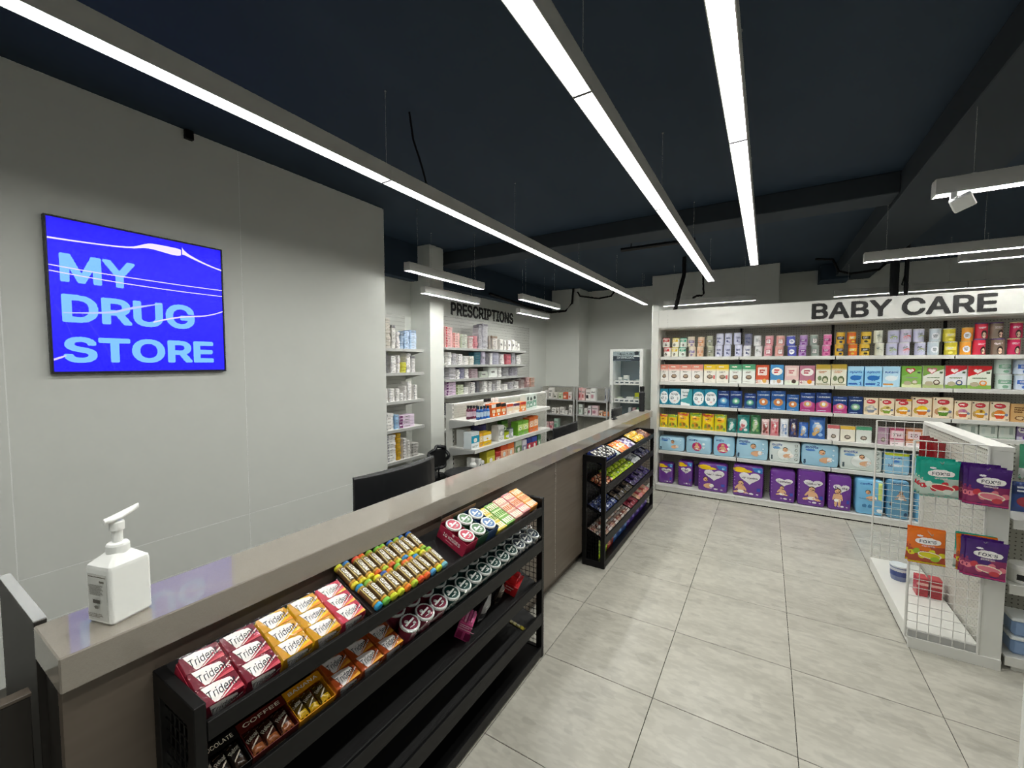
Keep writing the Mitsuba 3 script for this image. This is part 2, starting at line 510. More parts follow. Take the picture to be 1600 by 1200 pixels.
def drawn_baby(a, cx, cy, s, hair='#3a2a20', skin='#e0b089', pose=0):
    """a printed baby: nappy, body, limbs, head"""
    if pose == 0:    # sitting
        a.ell(cx - .30 * s, cy - .42 * s, .34 * s, .11 * s, skin, 12, rot=0.25).ell(cx + .30 * s, cy - .42 * s, .34 * s, .11 * s, skin, 12, rot=-0.25)
        a.ell(cx, cy - .12 * s, .25 * s, .36 * s, skin)
        a.ell(cx, cy - .38 * s, .27 * s, .15 * s, '#f3f2ee')
        a.ell(cx - .30 * s, cy + .02 * s, .09 * s, .30 * s, skin, 12, rot=-0.6).ell(cx + .30 * s, cy - .04 * s, .09 * s, .28 * s, skin, 12, rot=0.5)
    elif pose == 1:  # standing
        a.ell(cx - .12 * s, cy - .62 * s, .10 * s, .34 * s, skin).ell(cx + .12 * s, cy - .62 * s, .10 * s, .34 * s, skin)
        a.ell(cx, cy - .12 * s, .23 * s, .36 * s, skin)
        a.ell(cx, cy - .38 * s, .25 * s, .14 * s, '#f3f2ee')
        a.ell(cx - .26 * s, cy - .1 * s, .07 * s, .3 * s, skin, 12, rot=-0.2).ell(cx + .26 * s, cy - .1 * s, .07 * s, .3 * s, skin, 12, rot=0.2)
    else:            # lying
        a.ell(cx + .28 * s, cy - .22 * s, .48 * s, .22 * s, skin, rot=0.15).ell(cx + .55 * s, cy - .2 * s, .2 * s, .2 * s, '#f3f2ee')
        a.ell(cx + .1 * s, cy - .42 * s, .30 * s, .08 * s, skin, rot=-0.3)
    a.ell(cx, cy + .42 * s, .23 * s, .23 * s, hair, 16)
    a.ell(cx, cy + .37 * s, .21 * s, .21 * s, skin, 16)
    a.ell(cx - .08 * s, cy + .40 * s, .026 * s, .03 * s, '#2a1c14', 8).ell(cx + .08 * s, cy + .40 * s, .026 * s, .03 * s, '#2a1c14', 8)
    a.ell(cx, cy + .28 * s, .06 * s, .025 * s, '#b4504a', 8)
    return a


# ------------------------------------------------------------------ the setting
JX, JY = 0.158, 0.264                      # tile joints (0.6 m grid)
tx0, tx1, ty0, ty1 = JX - 3 * 0.6, JX + 5 * 0.6, JY - 2 * 0.6, JY + 10 * 0.6
fl = MB().box(-4.4, 4.6, -3.1, 8.9, -0.08, -0.003)
for a, b, c, d in ((-4.4, tx0, -3.1, 8.9), (tx1, 4.6, -3.1, 8.9), (tx0, tx1, -3.1, ty0), (tx0, tx1, ty1, 8.9)):
    fl.box(a, b, c, d, -0.003, 0.0)
floor = structure('floor', fl.ply('grout'))
tile = MB().box(0.0016, 0.5984, 0.0016, 0.5984, -0.003, 0.0, ch=0.0008).ply('floor_tile')
for i in range(8):
    for j in range(12):
        put('tile', tile, T().translate([tx0 + 0.6 * i, ty0 + 0.6 * j, 0]), floor)

structure('ceiling', boxply(-4.5, 4.6, -3.1, 8.9, CEIL, CEIL + 0.1, 'ceiling_paint'))
structure('ceiling_beam', boxply(-4.1, 0.87, 4.5, 4.82, 3.03, CEIL, 'lamplit_beam_paint', 0.006))
structure('ceiling_beam', boxply(0.87, 1.34, -3.0, 8.6, 3.0, CEIL, 'lamplit_beam_paint', 0.006))
structure('ceiling_beam', boxply(-4.1, -3.96, 2.9, 8.1, 2.75, CEIL, 'ceiling_paint', 0.004))
structure('ceiling_beam', boxply(0.68, 1.05, 8.15, 8.6, 2.96, CEIL, 'ceiling_paint', 0.006))

wl = structure('wall_left', boxply(-3.42, -3.3007, -3.0, 2.926, 0, CEIL, 'white_plastic'))
ye = [-3.0, -1.83, -0.69, 0.451, 1.591, 2.93]
for i in range(5):
    for z0, z1 in ((0.0, 0.2685), (0.2735, 0.5305), (0.5355, CEIL - 0.002)):
        put('panel', boxply(-3.3006, -3.3, ye[i] + 0.0025, ye[i + 1] - 0.0025 * (i < 4), z0, z1, 'wall_paint', 0.0002), None, wl)
put('bracket', boxply(-3.3, -3.27, 1.262, 1.31, 3.14, 3.198, 'black_metal', 0.002), None, wl)
structure('wall_far_left', boxply(-4.3, -4.1, 2.9, 8.3, 0, CEIL, 'wall_paint'))
structure('wall_corner', boxply(-4.3, -3.33, 8.09, 8.75, 0, CEIL, 'wall_paint', 0.004))
structure('wall_back', boxply(-4.3, 4.5, 8.6, 8.8, 0, CEIL, 'wall_paint'))
structure('wall_back_block', boxply(-1.77, 0.13, 7.65, 8.7, 0, CEIL, 'wall_paint', 0.004))
structure('pillar', boxply(-4.12, -3.755, 4.08, 4.35, 0, CEIL, 'wall_paint', 0.004))
structure('wall_right', boxply(4.4, 4.6, -3.0, 8.8, 0, CEIL, 'wall_paint'))
structure('wall_front', boxply(-4.3, 4.6, -3.2, -3.0, 0, CEIL, 'wall_paint'))
structure('wall_side', boxply(-4.3, -3.42, 2.7, 2.9, 0, CEIL, 'wall_paint'))

# ------------------------------------------------------------------ suspended linear lights
def light_bar(label, joints, at, z, axis, radiance, group, wires=True):
    """joints: ends of the modules along the bar; at: the bar's other coordinate"""
    key = thing('linear_light', label, 'ceiling light', group)
    W, H = 0.078, 0.082

    def bx(a0, a1, b0, b1, z0, z1, m=None, ch=0.0):
        m = m or MB()
        return m.box(a0, a1, at + b0, at + b1, z0, z1, ch=ch) if axis == 'x' else m.box(at + b0, at + b1, a0, a1, z0, z1, ch=ch)
    for k, (a, b) in enumerate(zip(joints[:-1], joints[1:])):
        m = MB()
        bx(a + 0.0008, b - 0.0008, -W / 2, -W / 2 + 0.003, z, z + H, m); bx(a + 0.0008, b - 0.0008, W / 2 - 0.003, W / 2, z, z + H, m)
        bx(a + 0.0008, b - 0.0008, -W / 2, W / 2, z + 0.02, z + H, m)
        for e in ([a] if k == 0 else []) + ([b] if k == len(joints) - 2 else []):
            bx(min(e, e + (0.003 if e == a else -0.003)), max(e, e + (0.003 if e == a else -0.003)), -W / 2 - 0.001, W / 2 + 0.001, z, z + H + 0.001, m)
        h = put('housing', m.ply('aluminium'), None, key)
        d = MB()
        e0, e1 = a + 0.006, b - 0.006
        if axis == 'x':
            d.quad((e0, at - W / 2 + 0.004, z + 0.002), (e0, at + W / 2 - 0.004, z + 0.002), (e1, at + W / 2 - 0.004, z + 0.002), (e1, at - W / 2 + 0.004, z + 0.002))
        else:
            d.quad((at - W / 2 + 0.004, e0, z + 0.002), (at - W / 2 + 0.004, e1, z + 0.002), (at + W / 2 - 0.004, e1, z + 0.002), (at + W / 2 - 0.004, e0, z + 0.002))
        s = d.ply('white_plastic')
        s['emitter'] = {'type': 'area', 'radiance': {'type': 'rgb', 'value': radiance}}
        put('diffuser', s, None, key)
        if k:
            j = MB()
            bx(a - 0.0055, a + 0.0055, -W / 2 + 0.003, W / 2 - 0.003, z + 0.0005, z + 0.019, j)
            put('joint_strip', j.ply('black_plastic'), None, key)
    if wires:
        for a in [joints[0] + 0.15] + list(joints[1:-1]) + [joints[-1] - 0.15]:
            x, y = (a, at) if axis == 'x' else (at, a)
            m = MB().tube([(x, y, z + H - 0.002), (x, y, CEIL + 0.002)], 0.0013, seg=5)
            m.lathe([(0.012, z + H - 0.001), (0.012, z + H + 0.012), (0, z + H + 0.014)], lin('#888888'), 8, x, y)
            m.lathe([(0.006, CEIL - 0.006), (0.006, CEIL + 0.002)], lin('#888888'), 8, x, y)
            put('suspension_wire', m.ply('aluminium'), None, key)
    return key


light_bar('long suspended linear light running above the counter beside the blue screen wall', [-1.14, 0.275, 1.688, 3.101, 4.514, 5.927, 7.34, 7.62], -1.872, 2.70, 'y', LED_RUN, 'long suspended linear lights')
light_bar('long suspended linear light in the middle, between the two other long lights', [-1.27, 0.134, 1.547, 2.95, 4.345, 5.88], -0.632, 2.70, 'y', LED_RUN, 'long suspended linear lights')
light_bar('long suspended linear light furthest from the counter, nearest the dark ceiling beam', [-0.57, 0.84, 2.246, 3.645, 5.13], -0.142, 2.70, 'y', LED_RUN, 'long suspended linear lights')
G = 'short suspended linear lights'
light_bar('short linear light in front of the prescription sign, nearer the screen wall', [2.96, 4.22], -3.02, 2.57, 'y', LED_WALL, G)
light_bar('short linear light close above the first letters of the prescription sign', [3.60, 4.68], -3.42, 2.475, 'y', LED_WALL, G)
light_bar('short linear light hanging right of the prescription sign, farther from the wall', [5.15, 6.42], -3.02, 2.57, 'y', LED_WALL, G)
light_bar('short linear light close to the wall at the end of the prescription sign', [5.83, 6.90], -3.46, 2.475, 'y', LED_WALL, G)
light_bar('short linear light behind the left end of the baby care header', [-1.44, -0.16], 7.0, 2.57, 'x', LED_WALL, G)
light_bar('linear light with the white spotlight bracket under its near end', [0.745, 2.0], 3.16, 2.57, 'x', LED_WALL, G)
light_bar('linear light hanging just in front of the baby care lettering', [0.717, 1.96], 4.88, 2.57, 'x', LED_WALL, G)
light_bar('linear light half hidden behind the one above the baby care lettering', [1.44, 2.7], 5.30, 2.57, 'x', LED_WALL, G)
light_bar('linear light on the back wall crossed by the black drop pipe', [0.755, 2.03], 7.2, 2.57, 'x', LED_WALL, G)
light_bar('linear light on the back wall right of the black drop pipe', [2.04, 3.3], 7.2, 2.57, 'x', LED_WALL, G)
for k, (x, y) in enumerate(((2.2, 0.6), (2.2, -1.4), (3.4, 2.2))):   # unseen lights added over the rest of the shop, out of the frame
    light_bar(f'{nth(k)} added linear light over the unseen part of the shop', [y - 0.7, y + 0.7], x, 2.70, 'y', LED_RUN, 'added unseen linear lights')

# ------------------------------------------------------------------ pipes and cables under the ceiling
single('drop_pipe', MB().lathe([(0.045, 2.2), (0.045, CEIL)], lin('#111111'), 14, 1.315, 6.9).ply('black_plastic'), 'thick black vertical drop pipe behind the baby care header', 'pipe')
single('drop_pipe', MB().lathe([(0.022, 2.2), (0.022, CEIL)], lin('#111111'), 12, 1.425, 6.9).ply('black_plastic'), 'thin black vertical pipe right beside the thick drop pipe', 'pipe')
single('conduit', MB().tube([(-1.62, 5.3, 3.1), (-0.75, 5.3, 3.1)], 0.025, seg=10).box(-1.5, -1.49, 5.29, 5.31, 3.1, CEIL).box(-0.9, -0.89, 5.29, 5.31, 3.1, CEIL).ply('black_plastic'), 'short dark conduit under the ceiling between two long lights', 'pipe')
single('cable', MB().tube([(-1.06, 6.5, CEIL), (-1.06, 6.5, 2.95), (-1.10, 6.42, 2.7), (-1.14, 6.35, 2.45), (-1.2, 6.25, 2.25)], 0.028, seg=8).ply('black_rubber'), 'thick black cable bundle dropping behind the baby care header', 'cable')
cp = [(-0.86, 6.9, CEIL), (-0.85, 6.9, 2.8), (-0.84, 6.9, 2.71), (-0.87, 6.9, 2.68), (-0.93, 6.92, 2.69), (-0.97, 6.95, 2.68), (-1.0, 6.97, 2.668)]
single('cable', MB().tube(cp, 0.014, seg=7).ply('black_rubber'), 'short looped black cable on the light behind the header', 'cable')
cp = [(-3.925, 5.7, 2.80), (-3.925, 6.3, 2.77), (-3.925, 6.9, 2.73), (-3.9, 7.85, 2.72), (-3.6, 8.0, 2.74), (-3.47, 8.03, 2.9), (-3.44, 8.03, CEIL)]
single('cable', MB().tube(cp, 0.022, seg=7).ply('black_rubber'), 'black cable sagging along the dark bulkhead past the prescription sign', 'cable')
cp = [(-3.36, 8.05, 3.12), (-3.3, 8.05, 3.03), (-3.0, 8.3, 2.99), (-2.8, 8.5, 3.05), (-2.7, 8.55, CEIL)]
single('cable', MB().tube(cp, 0.018, seg=7).ply('black_rubber'), 'black cable looping across the back wall top beside the column', 'cable')
cp = [(1.75, 8.56, 3.0), (1.72, 8.56, 2.86), (1.76, 8.56, 2.82), (2.1, 8.56, 2.83)]
single('cable', MB().tube(cp, 0.01, seg=6).ply('black_rubber'), 'thin dark cable hanging on the wall above the baby care lettering', 'cable')
cp = [(0.55, 7.4, 3.15), (0.75, 7.4, 3.12), (0.82, 7.4, 2.95), (0.95, 7.4, 2.9), (1.25, 7.4, 2.92), (1.32, 7.4, 3.0)]
single('cable', MB().tube(cp, 0.016, seg=7).ply('black_rubber'), 'black cable hanging in a loop below the big ceiling beam', 'cable')
cp = [(-1.9, 1.9, CEIL - 0.002), (-1.9, 1.93, 3.05), (-1.87, 1.97, 2.9), (-1.87, 2.02, 2.785)]
single('cable', MB().tube(cp, 0.006, seg=6).ply('black_rubber'), 'thin black power cable dropping onto the light over the counter', 'cable')

key = thing('spotlight', 'small white square spotlight tilted under the linear light', 'spotlight')
m = MB().box(-0.012, 0.012, -0.012, 0.012, 0, 0.0365)
put('bracket', m.ply('white_plastic'), T().translate([0.815, 3.13, 2.535]), key)
put('head', MB().box(-0.043, 0.043, -0.018, 0.018, -0.036, 0.036, ch=0.005).ply('white_plastic'), T().translate([0.845, 3.11, 2.508]).rotate([1, 0, 0], 35).rotate([0, 1, 0], -28), key)

# ------------------------------------------------------------------ the wall screen
key = thing('wall_screen', 'square blue advertising screen on the grey panel wall', 'screen')
Y0, Y1, Z0, Z1, XS = 0.607, 1.449, 1.612, 2.460, -3.262
m = MB()
for a, b, c, d in ((Y0, Y1, Z1 - 0.009, Z1), (Y0, Y1, Z0, Z0 + 0.012), (Y0, Y0 + 0.009, Z0, Z1), (Y1 - 0.009, Y1, Z0, Z1)):
    m.box(-3.3, XS, a, b, c, d, ch=0.001)
m.box(-3.3, -3.272, Y0 + 0.004, Y1 - 0.004, Z0 + 0.004, Z1 - 0.004)
put('frame', m.ply('black_plastic'), None, key)


def glow(mb, color, gain):
    s = mb.ply('black_plastic')
    s['emitter'] = {'type': 'area', 'radiance': {'type': 'rgb', 'value': [c * gain * TV_GAIN for c in color]}}
    return s


xs = -3.2665
put('display', glow(MB().quad((xs, Y0 + 0.009, Z0 + 0.012), (xs, Y1 - 0.009, Z0 + 0.012), (xs, Y1 - 0.009, Z1 - 0.009), (xs, Y0 + 0.009, Z1 - 0.009)), [0.004, 0.0, 0.62], 1.0), None, key)
for s, ya, yb, za, zb in (('MY', 0.657, 0.973, 2.113, 2.268), ('DRUG', 0.657, 1.271, 1.893, 2.050), ('STORE', 0.655, 1.375, 1.672, 1.818)):
    t, asp = glyphs(s, True, 0.003)
    q = t.reshape(-1, 2)
    v = np.stack([np.full(len(q), xs + 0.0008), ya + q[:, 0] / asp * (yb - ya), za + q[:, 1] * (zb - za)], 1)
    put('lettering', glow(MB().add(v, np.arange(len(v)).reshape(-1, 3)), [0.15, 0.40, 0.98], 0.85), None, key)


def streak(pts, w, col, gain, lift=0.0014):
    p = np.array(pts, float)
    tt = np.linspace(0, 1, 24); k = np.linspace(0, 1, len(p))
    from scipy.interpolate import PchipInterpolator
    y, z, ww = PchipInterpolator(k, p[:, 0])(tt), PchipInterpolator(k, p[:, 1])(tt), PchipInterpolator(k, np.array(w, float))(tt)
    mb = MB()
    for i in range(23):
        mb.quad((xs + lift, y[i], z[i] - ww[i]), (xs + lift, y[i + 1], z[i + 1] - ww[i + 1]), (xs + lift, y[i + 1], z[i + 1] + ww[i + 1]), (xs + lift, y[i], z[i] + ww[i]))
    put('streak', glow(mb, col, gain), None, key)


WH = [0.62, 0.55, 0.98]
streak([(0.617, 2.338), (0.8, 2.346), (0.95, 2.36), (1.06, 2.392), (1.17, 2.386), (1.21, 2.388)], [.005, .004, .005, .017, .024, .016], WH, 0.9)
streak([(1.215, 2.40), (1.24, 2.382), (1.33, 2.345), (1.44, 2.315)], [.026, .012, .006, .005], WH, 0.9)
streak([(0.617, 2.196), (0.8, 2.185), (1.0, 2.18), (1.25, 2.176), (1.44, 2.176)], [.003] * 5, WH, 0.8)
streak([(0.617, 2.165), (0.8, 2.15), (1.0, 2.14), (1.25, 2.135), (1.44, 2.135)], [.003] * 5, WH, 0.8)
streak([(0.66, 1.945), (0.85, 1.965), (0.95, 2.0), (1.1, 2.045)], [.002, .006, .007, .001], [0.35, 0.4, 0.95], 0.9)
streak([(1.05, 1.925), (1.2, 1.97), (1.33, 1.99), (1.44, 2.03)], [.004, .005, .004, .004], WH, 0.8)
streak([(0.617, 1.69), (0.64, 1.70), (0.665, 1.712)], [.006, .006, .003], WH, 0.7)
streak([(0.63, 1.99), (0.68, 1.86), (0.71, 1.72), (0.715, 1.63)], [.001] * 4, [0.2, 0.2, 0.85], 0.8)
streak([(0.72, 1.97), (0.78, 1.86), (0.83, 1.75), (0.86, 1.63)], [.001] * 4, [0.2, 0.2, 0.85], 0.8)

# ------------------------------------------------------------------ the counter
key = thing('service_counter', 'long taupe service counter with glossy stone top and brown front', 'counter')
put('countertop', boxply(-1.46, -1.25, 0.218, 5.53, 0.972, 1.052, 'counter_top', 0.003), None, key)
put('worktop', boxply(-2.0, -1.46, 0.245, 5.5, 0.70, 0.74, 'counter_edge', 0.002), None, key)
ye = [0.222, 1.447, 2.672, 3.9, 5.52]
for i in range(4):
    put('front_panel', boxply(-1.30, -1.272, ye[i] + 0.001, ye[i + 1] - 0.001, 0.1, 0.972, 'counter_panel', 0.001), None, key)
    if i < 3:
        put('seam_strip', boxply(-1.28, -1.2714, ye[i + 1] - 0.001, ye[i + 1] + 0.001, 0.1, 0.972, 'counter_seam'), None, key)
put('kickboard', boxply(-1.36, -1.33, 0.26, 5.5, 0.0, 0.1, 'counter_panel'), None, key)
put('carcass', MB().box(-1.45, -1.30, 0.232, 5.5, 0.08, 0.972).ply('counter_dark'), None, key)
put('end_board', boxply(-1.86, -1.46, 0.219, 0.24, 0.0, 1.06, 'counter_dark', 0.001), None, key)
put('end_board_edge', boxply(-1.86, -1.462, 0.2185, 0.2405, 1.06, 1.063, 'grey_metal'), None, key)
key = thing('counter_gate', 'low dark panel gate at the near end of the counter', 'gate')
put('panel', boxply(-1.475, -1.445, -0.75, 0.205, 0.05, 0.897, 'counter_dark', 0.002), None, key)
put('top_edge', boxply(-1.477, -1.443, -0.75, 0.207, 0.897, 0.905, 'counter_panel', 0.001), None, key)

# ------------------------------------------------------------------ hand sanitiser on the counter
key = thing('pump_bottle', 'white square pump bottle of hand gel on the counter end', 'bottle')
W, D, H = 0.088, 0.085, 0.160
pts = []
for z, s in ((0, 0.90), (0.006, 1), (0.130, 1), (0.139, 0.965), (H, 0.46)):
    a, b, c = W / 2 * s, D / 2 * s, 0.008
    for sx in (-1, 1):
        for sy in (-1, 1):
            for k in range(5):
                t = k / 4 * math.pi / 2
                pts.append((sx * (a - c + c * math.cos(t)), sy * (b - c + c * math.sin(t)), z))
h = trimesh.convex.convex_hull(np.array(pts))
h = h.subdivide()
SM = T().translate([-1.35, 0.345, 1.0525]).rotate([0, 0, 1], 106)
b = mikit.ply(h, 'white_plastic', smooth=28)
put('body', b, SM, key)
m = MB().lathe([(0.0205, 0.150), (0.0225, 0.153), (0.0225, 0.176), (0.020, 0.181), (0.0105, 0.183), (0.0105, 0.212), (0.0145, 0.213), (0.0145, 0.232), (0.012, 0.235), (0, 0.235)], lin('#e9ebe8'), 28)
put('pump', m.ply('white_plastic'), SM, key)
sp = MB()
hh = [[(-0.024, 0.232), (-0.012, 0.234), (0.006, 0.239), (0.026, 0.2465), (0.043, 0.254)], [0.008, 0.0165, 0.0175, 0.012, 0.0045]]
rows = []
for (x, z), r in zip(*hh):
    an = np.linspace(0, 2 * math.pi, 16, endpoint=False)
    rows.append(np.stack([np.full(16, x), r * np.cos(an), z + 0.006 + 0.0065 * np.sin(an)], 1))
v = np.vstack(rows)
hull = trimesh.convex.convex_hull(v)
put('nozzle', mikit.ply(hull, 'white_plastic', smooth=40), SM @ T().rotate([0, 0, 1], -12), key)
a = Art().rect(0, 0, 0.064, 0.112, '#c9cac6')
a.rect(0.003, 0.104, 0.061, 0.106, '#5c5a50').rect(0.04, 0.092, 0.056, 0.097, '#75736a')
a.lines(0.006, 0.060, 0.058, 0.088, 8, '#8b8b86').rect(0.020, 0.043, 0.044, 0.052, '#56544e').ell(0.032, 0.034, 0.008, 0.004, '#6f6e68')
a.lines(0.004, 0.008, 0.060, 0.02, 3, '#85837c')
lm = MB()
a.onto(lm, lambda u, v, l: np.stack([np.full_like(u, -W / 2 - 0.0006) - l, 0.032 - u, v + 0.010], 1))
put('label', lm.ply('print_matte'), SM, key)


# ------------------------------------------------------------------ black wire display racks in front of the counter
LIPS = [(0.824, 0.870), (0.619, 0.682), (0.402, 0.458), (0.193, 0.262), (0.012, 0.062)]
TH = 0.40


def rack(label, y0, y1, xf):
    key = thing('display_rack', label, 'display rack', None)
    xb = -1.268
    for y, s in ((y0, 1), (y1, -1)):
        m = MB()
        a, b = (y, y + s * 0.025)
        a, b = min(a, b), max(a, b)
        for x0, x1, z0, z1 in ((xb, xb + 0.034, 0, 0.918), (xf - 0.036, xf, 0, 0.918), (xb + .03, xf - .03, 0.0, 0.055), (xb + .03, xf - .03, 0.865, 0.918)):
            m.box(x0, x1, a, b, z0, z1, ch=0.002)
        p = put('side_frame', m.ply('black_metal'), None, key)
        w = MB()
        yy = (a + b) / 2
        for i in range(1, 6):
            x = xb + 0.034 + (xf - xb - 0.07) * i / 6
            w.box(x - .0012, x + .0012, yy - .0012, yy + .0012, 0.05, 0.87)
        n = 27
        for i in range(1, n):
            z = 0.055 + 0.81 * i / n
            w.box(xb + 0.03, xf - 0.03, yy - .0012, yy + .0012, z - .0012, z + .0012)
        put('side_mesh', w.ply('black_metal'), None, key)
    put('back_panel', boxply(xb, xb + 0.004, y0 + 0.025, y1 - 0.025, 0.02, 0.916, 'black_metal'), None, key)
    for k, (za, zb) in enumerate(LIPS):
        th = TH if k < 4 else 0.0
        zf = (0.830, 0.637, 0.420, 0.211, 0.05)[k]
        m = MB()
        L = xf - 0.012 - (xb + 0.004)
        zbk = zf + L * math.tan(th)
        x1, x0 = xf - 0.012, xb + 0.004
        for dz in (0, -0.004):
            pass
        m.quad((x1, y0 + .026, zf), (x1, y1 - .026, zf), (x0, y1 - .026, zbk), (x0, y0 + .026, zbk))
        m.quad((x1, y0 + .026, zf - .005), (x0, y0 + .026, zbk - .005), (x0, y1 - .026, zbk - .005), (x1, y1 - .026, zf - .005))
        p = put('shelf', m.ply('black_metal'), None, key)
        put('lip', boxply(xf - 0.012, xf, y0 + 0.0255, y1 - 0.0255, za, zb, 'black_metal', 0.0015), None, p)
    return key


def tray(k, xf, d):
    """a point of tray k at distance d up the slope from its lip: (x, z)"""
    zf = (0.830, 0.637, 0.420, 0.211, 0.05)[k]
    th = TH if k < 4 else 0.0
    return xf - 0.0125 - d * math.cos(th), zf + d * math.sin(th)


XR1, XR2 = -1.045, -1.075
rack('near black wire display rack of chewing gum against the counter front', 0.375, 2.05, XR1)
rack('far black wire display rack of candy against the counter front', 3.18, 4.85, XR2)

# ------------------------------------------------------------------ gondola shelving
def gondola_shelf(m, x0, x1, yf, yb, z, t=0.035, rail=True):
    m.box(x0, x1, yf + 0.002, yb, z - 0.012, z, ch=0.001)
    m.box(x0, x1, yf + 0.002, yf + 0.006, z - t, z - 0.010)
    return m


baby = thing('baby_care_shelving', 'long white wall shelving under the baby care header board', 'shelving')
BX = [-1.2, -0.285, 0.63, 1.545, 2.46]
BZ = [1.745, 1.42, 1.123, 0.818, 0.515]
put('side_panel', boxply(-1.275, -1.203, 5.565, 6.0, 0.0, 2.338, 'white_metal', 0.003), None, baby)
hd = put('header', boxply(-1.203, 2.46, 5.565, 5.59, 2.113, 2.338, 'white_metal', 0.002), None, baby)
put('header_seam', boxply(-1.092, -1.090, 5.5645, 5.57, 2.115, 2.336, 'grey_metal'), None, baby)
put('top_board', boxply(-1.203, 2.46, 5.59, 6.0, 2.10, 2.113, 'white_metal'), None, baby)


def lettering(parent, s, x0, x1, z0, z1, fn, depth=0.004, heavy=0.0015):
    """one raised letter each, spaced as in running text"""
    full = meshkit.text_mesh(s, 0.1, 0.01, True)
    fb = full.bounds
    for i, ch in enumerate(s):
        if ch == ' ':
            continue
        m0, m1 = meshkit.text_mesh(s[:i + 1], 0.1, 0.01, True), meshkit.text_mesh(ch, 0.1, 0.01, True)
        mesh = trimesh.util.concatenate([trimesh.creation.extrude_polygon(p_, 0.01, engine='earcut') for p_ in outline(m1, heavy)])
        v = mesh.vertices.copy()
        v[:, 0] += m0.bounds[1, 0] - m1.bounds[1, 0]
        u = (v[:, 0] - fb[0, 0]) / (fb[1, 0] - fb[0, 0]); w = (v[:, 1] - fb[0, 1]) / (fb[1, 1] - fb[0, 1])
        put('letter', mikit.ply(trimesh.Trimesh(fn(x0 + u * (x1 - x0), z0 + w * (z1 - z0), v[:, 2] / 0.01 * depth), mesh.faces, process=False), 'letter_black'), None, parent)


lettering(hd, 'BABY CARE', 0.400, 1.772, 2.141, 2.308, lambda u, w, d: np.stack([u, 5.565 - d, w], 1))
for k in range(4):
    a, b = BX[k], BX[k + 1]
    put('back_panel', boxply(a + 0.001, b - 0.001, 5.97, 5.98, 0.08, 2.10, 'peg_grey'), None, baby)
    put('upright', boxply(b - 0.012, b + 0.012, 5.955, 5.972, 0.0, 2.10, 'black_metal'), None, baby)
    zs = BZ if k < 3 else [1.745, 1.42, 1.123, 0.955, 0.515]
    for z in zs:
        p = put('shelf', gondola_shelf(MB(), a + 0.004, b - 0.004, 5.66, 5.965, z).ply('white_metal'), None, baby)
        put('price_rail', boxply(a + 0.004, b - 0.004, 5.655, 5.661, z - 0.037, z + 0.002, 'white_metal', 0.001), None, p)
        for x in (a + 0.006, b - 0.008):
            m = MB()
            v = [(x, 5.97, z - 0.012), (x, 5.97, z - 0.06), (x, 5.68, z - 0.028), (x, 5.68, z - 0.012)]
            w = [(x + .002, y, zz) for _, y, zz in v]
            m.quad(*v); m.quad(*w[::-1])
            for i in range(4):
                m.quad(v[i], w[i], w[(i + 1) % 4], v[(i + 1) % 4])
            put('shelf_bracket', m.ply('black_metal'), None, p)
    put('base_deck', boxply(a + 0.001, b - 0.001, 5.552, 5.965, 0.065, 0.082, 'white_metal', 0.002), None, baby)
    put('plinth', boxply(a + 0.0012, b - 0.0012, 5.556, 5.57, 0.014, 0.065, 'white_metal', 0.001), None, baby)
put('kick_strip', boxply(-1.2, 2.46, 5.572, 5.58, 0.0, 0.065, 'black_metal'), None, baby)

# --- low white gondola on the right with its two wire grids
gr = thing('wire_end_gondola', 'low white pegboard gondola with wire grid ends holding sweet bags', 'shelving')
GY0, GY1 = 3.24, 4.34
put('spine', boxply(1.058, 1.118, GY0 + 0.02, GY1, 0.0, 1.215, 'peg_white'), None, gr)
put('end_post', boxply(1.040, 1.127, GY0, GY0 + 0.022, 0.0, 1.222, 'white_metal', 0.002), None, gr)
put('end_post', boxply(1.040, 1.127, GY1 - 0.02, GY1, 0.0, 1.222, 'white_metal', 0.002), None, gr)
put('top_cap', boxply(1.036, 1.131, GY0 - 0.002, GY1 + 0.002, 1.2, 1.226, 'white_metal', 0.002), None, gr)
put('base_deck', boxply(0.752, 1.045, GY0 + 0.022, GY1 - 0.03, 0.088, 0.104, 'white_metal', 0.002), None, gr)
put('base_end', boxply(0.752, 1.04, GY0 + 0.004, GY0 + 0.02, 0.02, 0.102, 'grey_metal', 0.001), None, gr)
put('base_rail', boxply(0.75, 1.126, GY0 - 0.008, GY0 + 0.003, 0.0, 0.06, 'white_metal', 0.001), None, gr)
put('base_side', boxply(0.754, 0.762, GY0 + 0.02, GY1 - 0.03, 0.012, 0.088, 'white_metal', 0.001), None, gr)
put('kick_strip', boxply(0.775, 1.03, GY0 + 0.03, GY1 - 0.04, 0.0, 0.088, 'black_metal'), None, gr)


def wire_grid(parent, x0, x1, z0, z1, y, dx, dz, r=0.0021):
    m = MB()
    for a, b in ((x0, x0), (x1, x1)):
        m.tube([(a, y, z0), (b, y, z1)], 0.0065, seg=8)
    for z in (z0, z1):
        m.tube([(x0, y, z), (x1, y, z)], 0.004, seg=8)
    g = put('grid_frame', m.ply('white_metal'), None, parent)
    n = int(round((x1 - x0) / dx))
    for i in range(1, n):
        x = x0 + (x1 - x0) * i / n
        put('wire', MB().tube([(x, y, z0), (x, y, z1)], r, seg=5).ply('white_metal'), None, g)
    n = int(round((z1 - z0) / dz))
    for i in range(1, n):
        z = z0 + (z1 - z0) * i / n
        put('wire', MB().tube([(x0, y - r, z), (x1, y - r, z)], r, seg=5).ply('white_metal'), None, g)


